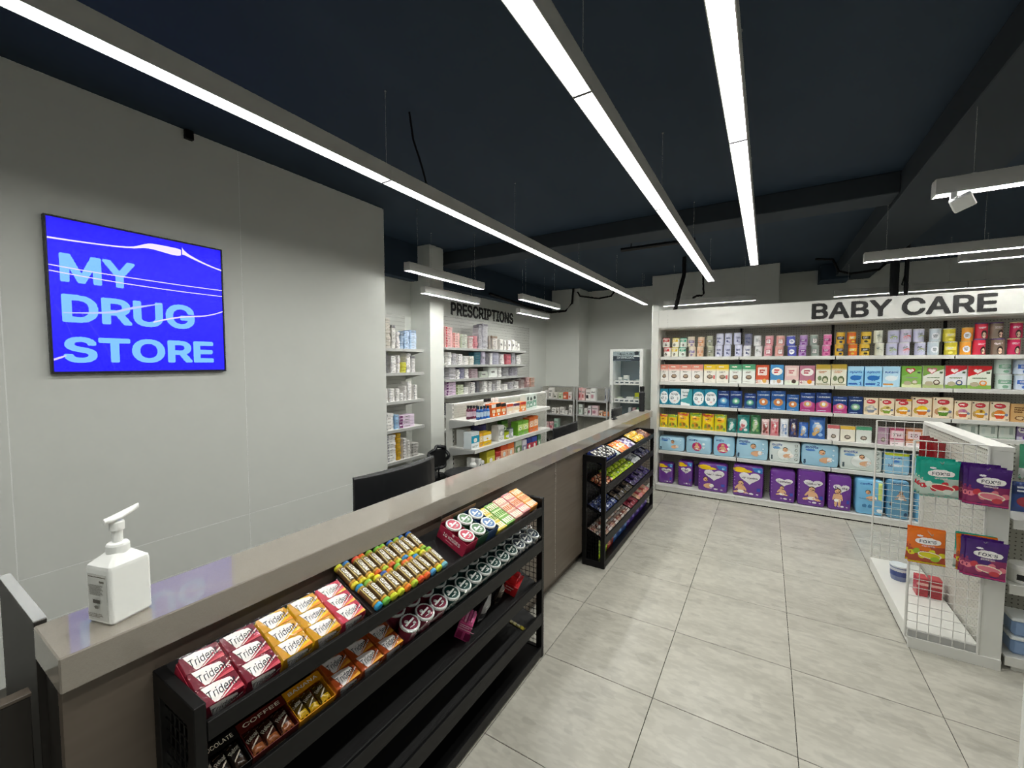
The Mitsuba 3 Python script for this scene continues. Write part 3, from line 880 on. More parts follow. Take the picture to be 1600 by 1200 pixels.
wire_grid(gr, 0.738, 1.036, 0.062, 1.226, GY0 - 0.004, 0.05, 0.05)
wire_grid(gr, 0.762, 1.036, 0.02, 1.212, GY1 - 0.01, 0.05, 0.05)
HK = [(0.828, 1.128), (1.0, 1.117), (0.802, 0.722), (1.005, 0.728)]
for x, z in HK:
    put('hook', MB().tube([(x, GY0 - 0.004, z + 0.004), (x, GY0 - 0.03, z), (x, GY0 - 0.12, z - 0.004), (x, GY0 - 0.135, z + 0.01)], 0.0022, seg=6).ply('chrome'), None, gr)

# --- shelving unit behind and to the right of it
er = thing('pegboard_shelving', 'white pegboard shelving cut off by the right edge of the picture', 'shelving')
EX0, EX1 = 1.15, 2.05
put('back_panel', boxply(EX0, EX1, 3.62, 3.64, 0.08, 1.19, 'peg_white'), None, er)
for z, yf in ((0.832, 3.27), (0.475, 3.27), (0.075, 3.27)):
    p = put('shelf', gondola_shelf(MB(), EX0, EX1, yf, 3.62, z, 0.05).ply('white_metal'), None, er)
    put('price_rail', boxply(EX0, EX1, yf - 0.004, yf + 0.002, z - 0.05, z + 0.002, 'white_metal', 0.001), None, p)
put('plinth', boxply(EX0 + 0.03, EX1, 3.285, 3.295, 0.0, 0.06, 'white_metal'), None, er)

# --- prescription wall
SX = -3.75


def wall_bay(label, y0, y1, zs, ztop, title=None):
    key = thing('prescription_shelving', label, 'shelving')
    n = max(1, round((y1 - y0) / 0.75))
    for i in range(n):
        a, b = y0 + (y1 - y0) * i / n, y0 + (y1 - y0) * (i + 1) / n
        put('back_panel', boxply(-4.095, -4.075, a + 0.0015, b - 0.0015, 0.05, ztop, 'slat_board'), None, key)
    for z in zs:
        m = MB().box(-4.074, SX - 0.002, y0, y1, z - 0.012, z)
        p = put('shelf', m.ply('white_metal'), None, key)
        put('price_rail', boxply(SX - 0.003, SX + 0.003, y0, y1, z - 0.034, z + 0.001, 'grey_metal', 0.001), None, p)
        for y in (y0 + 0.001, y1 - 0.004):
            m = MB()
            v = [(-4.074, y, z - 0.012), (-4.074, y, z - 0.10), (SX - 0.004, y, z - 0.03), (SX - 0.004, y, z - 0.012)]
            w = [(x, yy + .003, zz) for x, yy, zz in v]
            m.quad(*v); m.quad(*w[::-1])
            for i in range(4):
                m.quad(v[i], w[i], w[(i + 1) % 4], v[(i + 1) % 4])
            put('shelf_bracket', m.ply('grey_metal'), None, p)
    return key


PBZ = [1.882, 1.641, 1.437, 1.211, 0.937, 0.742]
PAZ = [1.84, 1.55, 1.209, 0.871, 0.489]
bayA = wall_bay('narrow bay of medicine shelves between the screen wall and the white pillar', 2.96, 3.95, PAZ, 2.28)
bayB = wall_bay('wide bay of medicine shelves under the prescription lettering', 4.38, 6.63, PBZ, 2.36)
put('side_back', boxply(-4.095, -4.08, 6.633, 7.32, 0.05, 2.36, 'slat_board'), None, bayB)
sg = thing('prescription_sign', 'raised black letters reading PRESCRIPTIONS on the far white wall', 'sign')
lettering(sg, 'PRESCRIPTIONS', 4.915, 6.715, 2.395, 2.59, lambda u, w, d: np.stack([-4.099 + d, u, w], 1), depth=0.006)

# --- middle gondola behind the counter
gc = thing('medicine_gondola', 'low white gondola of bottles and boxes behind the counter', 'shelving')
CY0, CY1 = 3.40, 5.62
put('spine', boxply(-2.915, -2.835, CY0 + 0.03, CY1 - 0.03, 0.0, 1.21, 'peg_white'), None, gc)
put('end_post', boxply(-2.92, -2.83, CY0, CY0 + 0.03, 0, 1.235, 'white_metal', 0.002), None, gc)
put('end_post', boxply(-2.92, -2.83, CY1 - 0.03, CY1, 0, 1.235, 'white_metal', 0.002), None, gc)
m = MB()
for i in range(24):
    m.box(-2.8299, -2.829, CY0 + 0.01, CY0 + 0.02, 0.1 + i * 0.048, 0.125 + i * 0.048)
put('slot_strip', m.ply('black_plastic'), None, gc)
put('top_rail', boxply(-2.918, -2.832, CY0 + 0.03, CY1 - 0.03, 1.21, 1.228, 'white_metal', 0.002), None, gc)
for z, xf in ((1.076, -2.5), (0.786, -2.5), (0.52, -2.47)):
    h = (CY1 - CY0) / 2
    for i in range(2):
        a, b = CY0 + h * i + 0.002 - (0.0 if i else 0.05), CY0 + h * (i + 1) - 0.002 - (0.55 if i else 0.0)
        p = put('shelf', MB().box(-2.834, xf - 0.002, a, b, z - 0.014, z).ply('white_metal'), None, gc)
        put('price_rail', boxply(xf - 0.004, xf + 0.002, a, b, z - 0.04, z + 0.002, 'white_metal', 0.001), None, p)
        for y in (a, b - 0.004):
            mm = MB()
            v = [(-2.834, y, z - 0.014), (-2.834, y, z - 0.10), (xf - 0.01, y, z - 0.035), (xf - 0.01, y, z - 0.014)]
            w = [(x, yy + .004, zz) for x, yy, zz in v]
            mm.quad(*v); mm.quad(*w[::-1])
            for q in range(4):
                mm.quad(v[q], w[q], w[(q + 1) % 4], v[(q + 1) % 4])
            put('shelf_bracket', mm.ply('grey_metal'), None, p)

# --- two low steel shelving units along the back wall
for lab, x0, x1, zs in (('low grey shelving unit at the back, left of the other, beside the column', -3.95, -3.235, [0.938, 0.63, 0.304]), ('low grey shelving unit at the back, next to the drinks fridge', -3.17, -2.565, [0.93, 0.648, 0.31])):
    key = thing('low_shelving', lab, 'shelving')
    zt = 1.178
    for x in (x0, x1):
        for y in (7.62, 7.98):
            put('post', boxply(x - 0.012, x + 0.012, y - 0.012, y + 0.012, 0, zt, 'grey_metal'), None, key)
    put('back_panel', boxply(x0, x1, 7.985, 7.992, 0.05, zt, 'peg_grey'), None, key)
    put('side_panel', boxply(x0 - 0.004, x0, 7.63, 7.97, 0.05, zt, 'peg_white'), None, key)
    put('top_rail', boxply(x0, x1, 7.97, 7.985, zt - 0.02, zt, 'grey_metal'), None, key)
    for z in zs:
        put('shelf', boxply(x0 + 0.001, x1 - 0.001, 7.61, 7.984, z - 0.025, z, 'grey_metal', 0.001), None, key)

# --- fridge
fr = thing('display_fridge', 'tall white glass-door fridge standing against the back wall', 'fridge')
FX0, FX1, FY0, FY1, FZ = -2.545, -1.925, 7.7, 8.3, 1.925
m = MB()
m.box(FX0, FX0 + 0.05, FY0 + 0.05, FY1, 0.08, FZ, ch=0.004); m.box(FX1 - 0.05, FX1, FY0 + 0.05, FY1, 0.08, FZ, ch=0.004)
m.box(FX0, FX1, FY1 - 0.05, FY1, 0.08, FZ, ch=0.004); m.box(FX0, FX1, FY0 + 0.05, FY1, FZ - 0.2, FZ, ch=0.004); m.box(FX0, FX1, FY0 + 0.05, FY1, 0.0, 0.25, ch=0.004)
put('cabinet', m.ply('white_plastic'), None, fr)
put('liner', boxply(FX0 + 0.051, FX1 - 0.051, FY1 - 0.06, FY1 - 0.051, 0.26, FZ - 0.21, 'fridge_liner'), None, fr)
dr_ = MB()
for a, b, c, d in ((FX0, FX0 + 0.06, 0.25, FZ), (FX1 - 0.06, FX1, 0.25, FZ), (FX0, FX1, FZ - 0.05, FZ), (FX0, FX1, 0.25, 0.33)):
    dr_.box(a, b, FY0, FY0 + 0.048, c, d, ch=0.004)
d = put('door', dr_.ply('white_plastic'), None, fr)
sgn = MB().box(FX0 + 0.06, FX1 - 0.06, FY0 + 0.006, FY0 + 0.03, FZ - 0.225, FZ - 0.05, lin('#2a3540'))
a = Art().rect(0, 0.095, 0.5, 0.175, '#9aa9ad').rect(0.40, 0.11, 0.48, 0.175, '#20282f').text('VARIOLINE', 0.24, 0.13, 0.045, '#1b2733').text('INTERCOOL', 0.24, 0.065, 0.045, '#c9d6da').rect(0.39, 0.078, 0.5, 0.096, '#f2f4f4').lines(0.01, 0.0, 0.49, 0.025, 1, '#6c7c86')
a.onto(sgn, lambda u, v, l: np.stack([FX0 + 0.06 + u, np.full_like(u, FY0 + 0.006) - l, FZ - 0.225 + v], 1))
put('sign_band', sgn.ply('print_gloss'), None, d)
put('pane', MB().quad((FX0 + 0.06, FY0 + 0.02, 0.33), (FX1 - 0.06, FY0 + 0.02, 0.33), (FX1 - 0.06, FY0 + 0.02, FZ - 0.225), (FX0 + 0.06, FY0 + 0.02, FZ - 0.225)).ply('window_glass'), None, d)
put('handle', boxply(FX0 + 0.015, FX0 + 0.035, FY0 - 0.03, FY0, 0.9, 1.25, 'grey_metal', 0.004), None, d)
for z in (1.29, 0.95, 0.62):
    p = put('shelf', boxply(FX0 + 0.052, FX1 - 0.052, FY0 + 0.09, FY1 - 0.055, z - 0.015, z, 'white_plastic'), None, fr)
    put('price_rail', boxply(FX0 + 0.055, FX1 - 0.055, FY0 + 0.075, FY0 + 0.089, z - 0.04, z + 0.045, 'white_plastic'), None, p)
    lb = MB()
    for i in range(5):
        lb.box(FX0 + 0.09 + i * 0.095, FX0 + 0.15 + i * 0.095, FY0 + 0.073, FY0 + 0.0752, z - 0.01, z + 0.015, lin('#54616a'))
    put('price_label', lb.ply('print_matte'), None, p)
s = MB().quad((FX0 + 0.06, FY0 + 0.10, FZ - 0.205), (FX1 - 0.06, FY0 + 0.10, FZ - 0.205), (FX1 - 0.06, FY0 + 0.13, FZ - 0.205), (FX0 + 0.06, FY0 + 0.13, FZ - 0.205)).ply('white_plastic')
s['flip_normals'] = True
s['emitter'] = {'type': 'area', 'radiance': {'type': 'rgb', 'value': [0.7, 0.95, 1.15]}}
put('lamp', s, None, fr)

# --- monitors, stool, chair
def monitor(label, y0, y1, zt, zb, x, curve):
    key = thing('monitor', label, 'monitor')
    w, h = y1 - y0, zt - zb
    n = 12
    m = MB()
    tt = np.linspace(-1, 1, n + 1)
    front = -0.03 - curve * 0.4 * tt ** 2 * -1
    back = x + curve * (1 - tt ** 2) ** 0.8
    fx = x - 0.018 + curve * 0.55 * (1 - tt ** 2)
    yy = y0 + (tt + 1) / 2 * w
    top = zt - 0.0
    rows_b = [np.stack([back if s < 0.5 else back - 0.006, yy, np.full(n + 1, zb + h * s)], 1) for s in (0, 0.97)] + [np.stack([back - 0.012, yy, np.full(n + 1, zt)], 1)]
    rows_f = [np.stack([fx, yy, np.full(n + 1, z)], 1) for z in (zt, zb)]
    for A, B in ((rows_b[0], rows_b[1]), (rows_b[1], rows_b[2]), (rows_b[2], rows_f[0]), (rows_f[0], rows_f[1]), (rows_f[1], rows_b[0])):
        for i in range(n):
            m.quad(A[i], A[i + 1], B[i + 1], B[i])
    for i in (0, n):
        m.quad(rows_b[0][i], rows_b[1][i], rows_f[0][i], rows_f[1][i]) if i else m.quad(rows_f[1][i], rows_f[0][i], rows_b[1][i], rows_b[0][i])
    put('shell', m.ply('black_plastic'), None, key)
    put('lens_cover', MB().box(x + curve, x + curve + 0.002, (y0 + y1) / 2 - 0.09, (y0 + y1) / 2 + 0.05, zb + h * 0.18, zb + h * 0.22).ply('black_rubber'), None, key)
    put('stand', boxply(x - 0.04, x - 0.012, (y0 + y1) / 2 - 0.04, (y0 + y1) / 2 + 0.04, 0.745, zb + 0.1, 'black_plastic', 0.004), None, key)
    put('foot', boxply(x - 0.16, x + 0.06, (y0 + y1) / 2 - 0.12, (y0 + y1) / 2 + 0.12, 0.7408, 0.75, 'black_plastic', 0.003), None, key)


monitor('wide black curved monitor seen from behind over the near counter', 1.35, 1.945, 1.09, 0.79, -1.76, 0.05)
monitor('black monitor behind the middle of the counter before the low gondola', 3.64, 4.24, 1.03, 0.77, -1.75, 0.012)
monitor('black monitor behind the far end of the counter before the fridge', 5.04, 5.45, 1.09, 0.78, -1.62, 0.01)

st = thing('stool', 'round black stool behind the counter beside the white gondola', 'stool')
sm = MB().lathe([(0, 0.625), (0.15, 0.625), (0.17, 0.632), (0.172, 0.648), (0.155, 0.66), (0, 0.663)], lin('#1a1a1a'), 28)
put('seat', sm.ply('black_rubber'), T().translate([-2.40, 3.03, 0]), st)
for k in range(4):
    an = math.pi / 4 + k * math.pi / 2
    c, s = math.cos(an), math.sin(an)
    put('leg', MB().tube([(-2.40 + 0.13 * c, 3.03 + 0.13 * s, 0.63), (-2.40 + 0.155 * c, 3.03 + 0.155 * s, 0.58), (-2.40 + 0.21 * c, 3.03 + 0.21 * s, 0.0)], 0.011, seg=8).ply('black_metal'), None, st)
rg = MB(); t = np.linspace(0, 2 * math.pi, 25)
rg.tube(np.stack([-2.40 + 0.18 * np.cos(t), 3.03 + 0.18 * np.sin(t), np.full(25, 0.25)], 1), 0.008)
put('foot_ring', rg.ply('black_metal'), None, st)

ch = thing('office_chair', 'black office chair with a rounded back behind the counter', 'chair')
cx, cy = -2.84, 3.19
v = [(cx + 0.02 * math.cos(6 * a), cy + 0.14 * math.cos(a), 0.70 + 0.115 * math.sin(a)) for a in np.linspace(0, 2 * math.pi, 33)]
put('back_frame', MB().tube(v, 0.018, seg=8).ply('black_plastic'), None, ch)
put('back_cushion', MB().box(cx - 0.012, cx + 0.012, cy - 0.11, cy + 0.11, 0.61, 0.79, ch=0.01).ply('black_rubber'), None, ch)
put('seat', MB().box(cx - 0.42, cx - 0.03, cy - 0.18, cy + 0.18, 0.44, 0.50, ch=0.02).ply('black_rubber'), None, ch)
put('back_stem', MB().tube([(cx, cy, 0.60), (cx + 0.005, cy, 0.5), (cx - 0.1, cy, 0.43), (cx - 0.23, cy, 0.43)], 0.015).ply('black_plastic'), None, ch)
put('gas_lift', MB().lathe([(0.025, 0.07), (0.025, 0.44)], lin('#111111'), 12, cx - 0.23, cy).ply('black_metal'), None, ch)
for k in range(5):
    an = k * 2 * math.pi / 5
    p = put('base_leg', MB().tube([(cx - 0.23, cy, 0.09), (cx - 0.23 + 0.21 * math.cos(an), cy + 0.21 * math.sin(an), 0.06)], 0.016).ply('black_plastic'), None, ch)
    put('caster', MB().lathe([(0, -.012), (0.025, -.012), (0.025, .012), (0, .012)], lin('#111111'), 12).ply('black_rubber'), T().translate([cx - 0.23 + 0.21 * math.cos(an), cy + 0.21 * math.sin(an), 0.026]).rotate([1, 0, 0], 90), p)

single('edge_panel', boxply(0.935, 1.5, 2.46, 2.50, 0.0, 0.62, 'white_metal', 0.002), 'low pale panel end cut off by the lower right corner', 'panel')


# ------------------------------------------------------------------ goods: places measured along the shelves, in metres (start, end, top)
ROW1 = [(-1.184, -1.078, 1.994), (-1.078, -0.976, 1.991), (-0.973, -0.873, 1.987), (-0.869, -0.772, 2.001), (-0.765, -0.672, 1.994), (-0.657, -0.568, 2.002), (-0.56, -0.462, 2.03), (-0.456, -0.361, 2.031), (-0.35, -0.256, 2.033), (-0.249, -0.153, 2.018), (-0.143, -0.052, 1.992), (-0.04, 0.056, 1.986), (0.078, 0.177, 1.982), (0.186, 0.286, 1.978), (0.298, 0.386, 1.98), (0.401, 0.49, 1.981), (0.509, 0.597, 1.981), (0.629, 0.719, 2.001), (0.73, 0.822, 2.001), (0.834, 0.933, 1.999), (0.945, 1.034, 2.009), (1.044, 1.148, 2.007), (1.149, 1.252, 2.013), (1.258, 1.355, 2.011), (1.361, 1.462, 2.01), (1.469, 1.574, 2.008), (1.586, 1.678, 2.01), (1.683, 1.784, 2.051), (1.79, 1.894, 2.051), (1.906, 2.001, 2.049)]
ROW2 = [(-1.229, -1.097, 1.646), (-1.097, -0.955, 1.647), (-0.955, -0.817, 1.647), (-0.817, -0.679, 1.647), (-0.674, -0.534, 1.648), (-0.534, -0.393, 1.648), (-0.389, -0.254, 1.649), (-0.25, -0.113, 1.652), (-0.111, 0.027, 1.643), (0.035, 0.168, 1.647), (0.175, 0.314, 1.638), (0.317, 0.46, 1.639), (0.466, 0.598, 1.651), (0.466, 0.602, 1.655), (0.602, 0.739, 1.655), (0.745, 0.88, 1.633), (0.885, 1.025, 1.633), (1.03, 1.171, 1.634), (1.179, 1.331, 1.637), (1.335, 1.491, 1.641), (1.496, 1.648, 1.643), (1.652, 1.813, 1.64), (1.847, 1.956, 1.706), (1.968, 2.077, 1.705)]
ROW3 = [(-1.224, -1.091, 1.326), (-1.091, -0.94, 1.331), (-0.937, -0.799, 1.332), (-0.796, -0.657, 1.334), (-0.657, -0.513, 1.339), (-0.509, -0.379, 1.323), (-0.374, -0.242, 1.328), (-0.221, -0.098, 1.303), (-0.093, 0.046, 1.338), (0.052, 0.195, 1.343), (0.203, 0.324, 1.305), (0.331, 0.47, 1.332), (0.476, 0.617, 1.337), (0.627, 0.751, 1.301), (0.758, 0.882, 1.307), (0.887, 1.008, 1.299), (1.014, 1.134, 1.299), (1.139, 1.265, 1.297), (1.269, 1.415, 1.324), (1.42, 1.564, 1.328), (1.57, 1.687, 1.302), (1.692, 1.81, 1.301), (1.815, 1.943, 1.302), (1.946, 2.056, 1.289)]
ROW4 = [(-1.226, -1.096, 0.991), (-1.096, -0.977, 0.991), (-0.977, -0.833, 1.026), (-0.83, -0.683, 1.029), (-0.683, -0.541, 1.027), (-0.541, -0.402, 1.029), (-0.398, -0.295, 0.99), (-0.289, -0.157, 1.04), (-0.151, -0.043, 1.046), (-0.035, 0.045, 1.007), (0.052, 0.14, 1.018), (0.149, 0.232, 1.025), (0.238, 0.32, 1.027), (0.327, 0.419, 0.997), (0.426, 0.575, 1.061), (0.589, 0.697, 0.987), (0.701, 0.831, 0.985), (0.837, 0.968, 0.989), (1.014, 1.1, 0.995), (1.11, 1.228, 0.998), (1.233, 1.362, 1.002), (1.372, 1.446, 0.999), (1.613, 1.743, 1.096), (1.751, 1.872, 1.103), (1.876, 1.985, 1.112), (1.99, 2.064, 1.111)]
ROW5 = [(-1.199, -0.878, 0.701), (-0.867, -0.564, 0.731), (-0.547, -0.303, 0.77), (-0.296, 0.042, 0.772), (0.049, 0.355, 0.773), (0.361, 0.702, 0.769), (0.704, 1.063, 0.754), (1.069, 1.279, 0.739), (1.297, 1.551, 0.729)]
ROW6 = [(-1.226, -0.999, 0.352), (-0.954, -0.764, 0.404), (-0.704, -0.364, 0.426), (-0.318, 0.008, 0.449), (0.061, 0.316, 0.445), (0.321, 0.588, 0.478), (0.595, 0.811, 0.458), (0.834, 1.074, 0.445), (1.084, 1.264, 0.471), (1.305, 1.414, 0.498)]
PB = [[(4.16, 4.286, 2.156), (4.299, 4.418, 2.183), (4.418, 4.568, 2.166), (4.582, 4.726, 2.096), (4.741, 4.906, 2.088), (4.922, 5.048, 2.059), (5.048, 5.161, 2.075), (5.178, 5.279, 2.249), (5.279, 5.435, 2.278), (5.453, 5.525, 2.096), (5.543, 5.711, 2.103), (5.768, 5.886, 2.061), (5.906, 5.986, 2.045), (6.007, 6.131, 2.05), (6.152, 6.26, 2.067), (6.26, 6.347, 2.049), (6.347, 6.437, 2.008)], [(4.172, 4.235, 1.771), (4.235, 4.338, 1.763), (4.351, 4.445, 1.8), (4.458, 4.541, 1.82), (4.554, 4.653, 1.804), (4.668, 4.785, 1.797), (4.8, 4.922, 1.771), (4.937, 5.064, 1.773), (5.064, 5.228, 1.833), (5.245, 5.365, 1.847), (5.365, 5.471, 1.819), (5.489, 5.562, 1.831), (5.562, 5.749, 1.844), (5.768, 5.906, 1.816), (5.946, 6.131, 1.819), (6.131, 6.281, 1.845), (6.303, 6.46, 1.802)], [(4.235, 4.431, 1.589), (4.472, 4.625, 1.613), (4.639, 4.726, 1.575), (4.726, 4.83, 1.602), (4.83, 4.937, 1.582), (4.953, 5.161, 1.58), (5.211, 5.435, 1.536), (5.453, 5.711, 1.604), (5.73, 5.827, 1.602), (5.846, 6.069, 1.59), (6.089, 6.37, 1.598)], [(4.223, 4.299, 1.356), (4.312, 4.404, 1.378), (4.418, 4.639, 1.407), (4.639, 4.815, 1.352), (4.815, 4.922, 1.308), (4.968, 5.096, 1.377), (5.112, 5.211, 1.391), (5.296, 5.4, 1.384), (5.435, 5.543, 1.369), (5.562, 5.636, 1.323), (5.654, 5.807, 1.38), (5.866, 6.027, 1.307), (6.069, 6.195, 1.332), (6.216, 6.392, 1.337), (6.437, 6.598, 1.363), (6.645, 6.79, 1.404), (6.79, 6.99, 1.387)], [(4.16, 4.286, 1.09), (4.404, 4.527, 1.104), (4.653, 4.8, 1.054), (4.876, 5.016, 1.006), (5.112, 5.279, 1.013), (5.365, 5.489, 1.003), (5.598, 5.749, 1.002)]]
PA = [[(3.347, 3.434, 2.191), (3.443, 3.513, 2.116), (3.513, 3.584, 2.037), (3.584, 3.646, 2.034), (3.646, 3.732, 2.062), (3.732, 3.864, 2.077)], [(3.337, 3.404, 1.796), (3.424, 3.513, 1.752), (3.523, 3.584, 1.761), (3.584, 3.678, 1.676), (3.678, 3.753, 1.787), (3.753, 3.831, 1.757)], [(3.337, 3.385, 1.362), (3.395, 3.483, 1.366), (3.493, 3.564, 1.361), (3.564, 3.625, 1.303), (3.625, 3.678, 1.386), (3.689, 3.764, 1.438), (3.797, 3.864, 1.393)], [(3.337, 3.463, 1.073), (3.473, 3.553, 1.046), (3.553, 3.808, 1.028)], [(3.356, 3.493, 0.812), (3.503, 3.574, 0.818), (3.605, 3.668, 0.74), (3.678, 3.732, 0.705), (3.743, 3.876, 0.656)]]
C1 = [(3.274, 3.321, 1.222), (3.321, 3.369, 1.217), (3.369, 3.418, 1.213), (3.424, 3.468, 1.208), (3.468, 3.525, 1.217), (3.525, 3.582, 1.211), (3.582, 3.642, 1.213), (3.642, 3.702, 1.208), (3.715, 3.802, 1.214), (3.802, 3.906, 1.22), (3.906, 4.014, 1.211), (4.028, 4.17, 1.192), (4.17, 4.319, 1.187), (4.334, 4.476, 1.19), (4.476, 4.574, 1.276), (4.591, 4.693, 1.26), (4.711, 4.835, 1.269)]
C2 = [(3.21, 3.335, 0.974), (3.346, 3.489, 0.959), (3.489, 3.557, 0.931), (3.557, 3.713, 0.928), (3.665, 3.84, 0.989), (3.853, 3.973, 0.961), (4.0, 4.112, 0.875), (4.112, 4.199, 0.899), (4.112, 4.259, 0.979), (4.274, 4.397, 0.953), (4.397, 4.542, 0.953), (4.559, 4.677, 0.968), (4.677, 4.8, 0.979)]
C3 = [(3.58, 3.737, 0.723), (3.75, 3.852, 0.682), (3.852, 4.0, 0.754), (4.0, 4.141, 0.745), (4.17, 4.32, 0.74), (4.335, 4.446, 0.724), (4.445, 4.577, 0.729), (4.577, 4.713, 0.725), (4.731, 4.82, 0.73)]
Q11 = [(-3.906, -3.832, 1.097), (-3.817, -3.715, 1.153), (-3.701, -3.615, 1.065), (-3.586, -3.487, 1.057), (-3.487, -3.375, 1.074), (-3.375, -3.292, 1.077)]
Q12 = [(-3.744, -3.643, 0.749), (-3.629, -3.572, 0.754), (-3.558, -3.459, 0.772), (-3.459, -3.389, 0.7), (-3.361, -3.278, 0.821)]
Q13 = [(-3.921, -3.803, 0.446), (-3.788, -3.701, 0.455), (-3.686, -3.586, 0.529)]
Q21 = [(-3.156, -3.089, 1.174), (-3.089, -3.022, 1.163), (-3.009, -2.903, 1.142), (-2.903, -2.8, 1.17), (-2.621, -2.546, 1.167)]
Q22 = [(-3.156, -3.062, 0.846), (-3.035, -2.969, 0.776), (-2.956, -2.89, 0.83), (-2.877, -2.748, 0.836), (-2.735, -2.659, 0.744), (-2.646, -2.558, 0.725)]
YF = 5.70
ROW2, ROW3, ROW4, ROW5, ROW6 = ([(max(a, -1.197), b, c) for a, b, c in r] for r in (ROW2, ROW3, ROW4, ROW5, ROW6))


def tin_art(kind, w, h, c):
    a = Art()
    if kind == 'nan':
        a.rect(0.1 * w, 0.60 * h, 0.9 * w, 0.64 * h, c[2], 6).text('NAN', w / 2, 0.62 * h, 0.2 * h, '#39406a', 0.55 * w)
        a.ell(0.38 * w, 0.32 * h, 0.14 * w, 0.10 * h, '#4a4f78').ell(0.62 * w, 0.24 * h, 0.1 * w, 0.08 * h, c[2])
    elif kind == 'sq':
        a.rect(0.16 * w, 0.20 * h, 0.84 * w, 0.74 * h, c[2], 6).rect(0.24 * w, 0.27 * h, 0.76 * w, 0.67 * h, '#f0e8e8', 6)
        a.lines(0.32 * w, 0.34 * h, 0.68 * w, 0.62 * h, 3, c[2])
    elif kind == 'oval':
        a.ell(w / 2, 0.46 * h, 0.36 * w, 0.26 * h, '#eef0f6').lines(0.3 * w, 0.34 * h, 0.7 * w, 0.58 * h, 3, c[2])
    elif kind == 'band':
        a.rect(0.02 * w, 0.40 * h, 0.98 * w, 0.68 * h, c[2], 8).lines(0.2 * w, 0.46 * h, 0.8 * w, 0.64 * h, 2, '#d8d8dc').ell(0.5 * w, 0.2 * h, 0.2 * w, 0.1 * h, c[2])
    elif kind == 'face':
        a.text('UYRTY' if False else 'VVV', w / 2, 0.74 * h, 0.12 * h, '#f4e9ee', 0.6 * w) if False else a.lines(0.15 * w, 0.66 * h, 0.85 * w, 0.80 * h, 2, '#f4e9ee')
        a.ell(0.6 * w, 0.30 * h, 0.24 * w, 0.27 * h, '#33231f').ell(0.6 * w, 0.25 * h, 0.17 * w, 0.19 * h, '#e6c4ae')
    elif kind == 'swirl':
        a.ell(0.55 * w, 0.40 * h, 0.4 * w, 0.16 * h, c[2], rot=0.3).ell(0.5 * w, 0.36 * h, 0.38 * w, 0.13 * h, c[1], rot=0.3).lines(0.2 * w, 0.56 * h, 0.7 * w, 0.74 * h, 2, '#5a6a62')
    else:
        a.rect(0.0, 0.62 * h, w, 0.90 * h, c[2], 8).lines(0.2 * w, 0.68 * h, 0.8 * w, 0.84 * h, 2, '#f3f1ec').ell(w / 2, 0.28 * h, 0.17 * w, 0.14 * h, '#5b5551').ell(w / 2, 0.28 * h, 0.09 * w, 0.07 * h, '#b8b2aa')
    return a


# (description, body, lid, accent, label style)
TINS = [('red and white milk tin', '#e9e6e0', '#c8484c', '#c23a40', 'top'), ('yellow and white milk tin', '#ebe7d6', '#d8c04a', '#dcbc30', 'top'), ('green and white milk tin', '#dfe8e0', '#2f9a80', '#2f9478', 'top'),
        ('beige milk tin with a purple mark', '#d9cdbd', '#e3d9c4', '#8a7aa0', 'band'), ('peach coloured milk tin', '#e0bfa4', '#e9d6bc', '#c98a62', 'band'), ('grey-green milk tin', '#a9ab98', '#c9ccb4', '#7d8070', 'band'),
        ('pale lavender milk tin', '#cfd0e2', '#bfc0d6', '#8d90b8', 'nan'), ('pale lavender milk tin', '#cbcde2', '#bfc0d6', '#8d90b8', 'nan'), ('pale lavender milk tin', '#cfd0e6', '#bfc0d6', '#8d90b8', 'nan'),
        ('white milk tin under a darker one', '#dcdce2', '#8f8fa6', '#777a98', 'nan'), ('silver white milk tin', '#d9d9da', '#c4c4c8', '#8c8c94', 'swirl'), ('pink milk tin with a dark red square', '#dda3ac', '#d9b9b9', '#9a2f46', 'sq'),
        ('pink milk tin with a brown square', '#dca59e', '#dcc0b4', '#a0604e', 'sq'), ('blue milk tin with a white oval', '#5a62b4', '#c9cbe0', '#4a52a0', 'oval'), ('purple milk tin', '#b08cc0', '#cbb4d2', '#7a3f8c', 'band'),
        ('grey-green milk tin with a white square', '#8d9a92', '#c0c8c0', '#5f6b64', 'sq'), ('bright pink milk tin', '#d678a8', '#e0b4c8', '#a83878', 'band'), ('gold milk tin with a navy band', '#d0a838', '#c0a050', '#2c2c44', 'band'),
        ('orange and gold milk tin', '#c8642c', '#c8963c', '#d8b040', 'band'), ('yellow gold milk tin', '#d4b040', '#bfa24a', '#3a3420', 'band'), ('pale cream milk tin', '#cfd0c0', '#d9d9cc', '#a8aa98', 'swirl'),
        ('lavender milk tin with a green label', '#b8b8d0', '#c4c4c8', '#86a030', 'swirl'), ('lavender milk tin with an orange label', '#c0b8cc', '#c4c4c8', '#d05038', 'swirl'), ('lavender milk tin with an olive label', '#bcbcd2', '#c4c4c8', '#8c9444', 'swirl'),
        ('silver blue milk tin', '#b9c4cc', '#c8ced2', '#5e6c74', 'oval'), ('yellow-green milk tin with a pale lid', '#c0b234', '#d9dcc8', '#e4d86a', 'band'), ('orange milk tin', '#e09a3c', '#d9a95c', '#6a4a2c', 'oval'),
        ('red milk tin with a purple lid', '#c83048', '#5a3f78', '#f0d0d4', 'face'), ('brown-grey milk tin with a purple lid', '#7a6a5c', '#5a3f78', '#f0d0d4', 'face'), ('crimson milk tin with a beige lid', '#b82850', '#dcc49c', '#f0d0d4', 'face')]
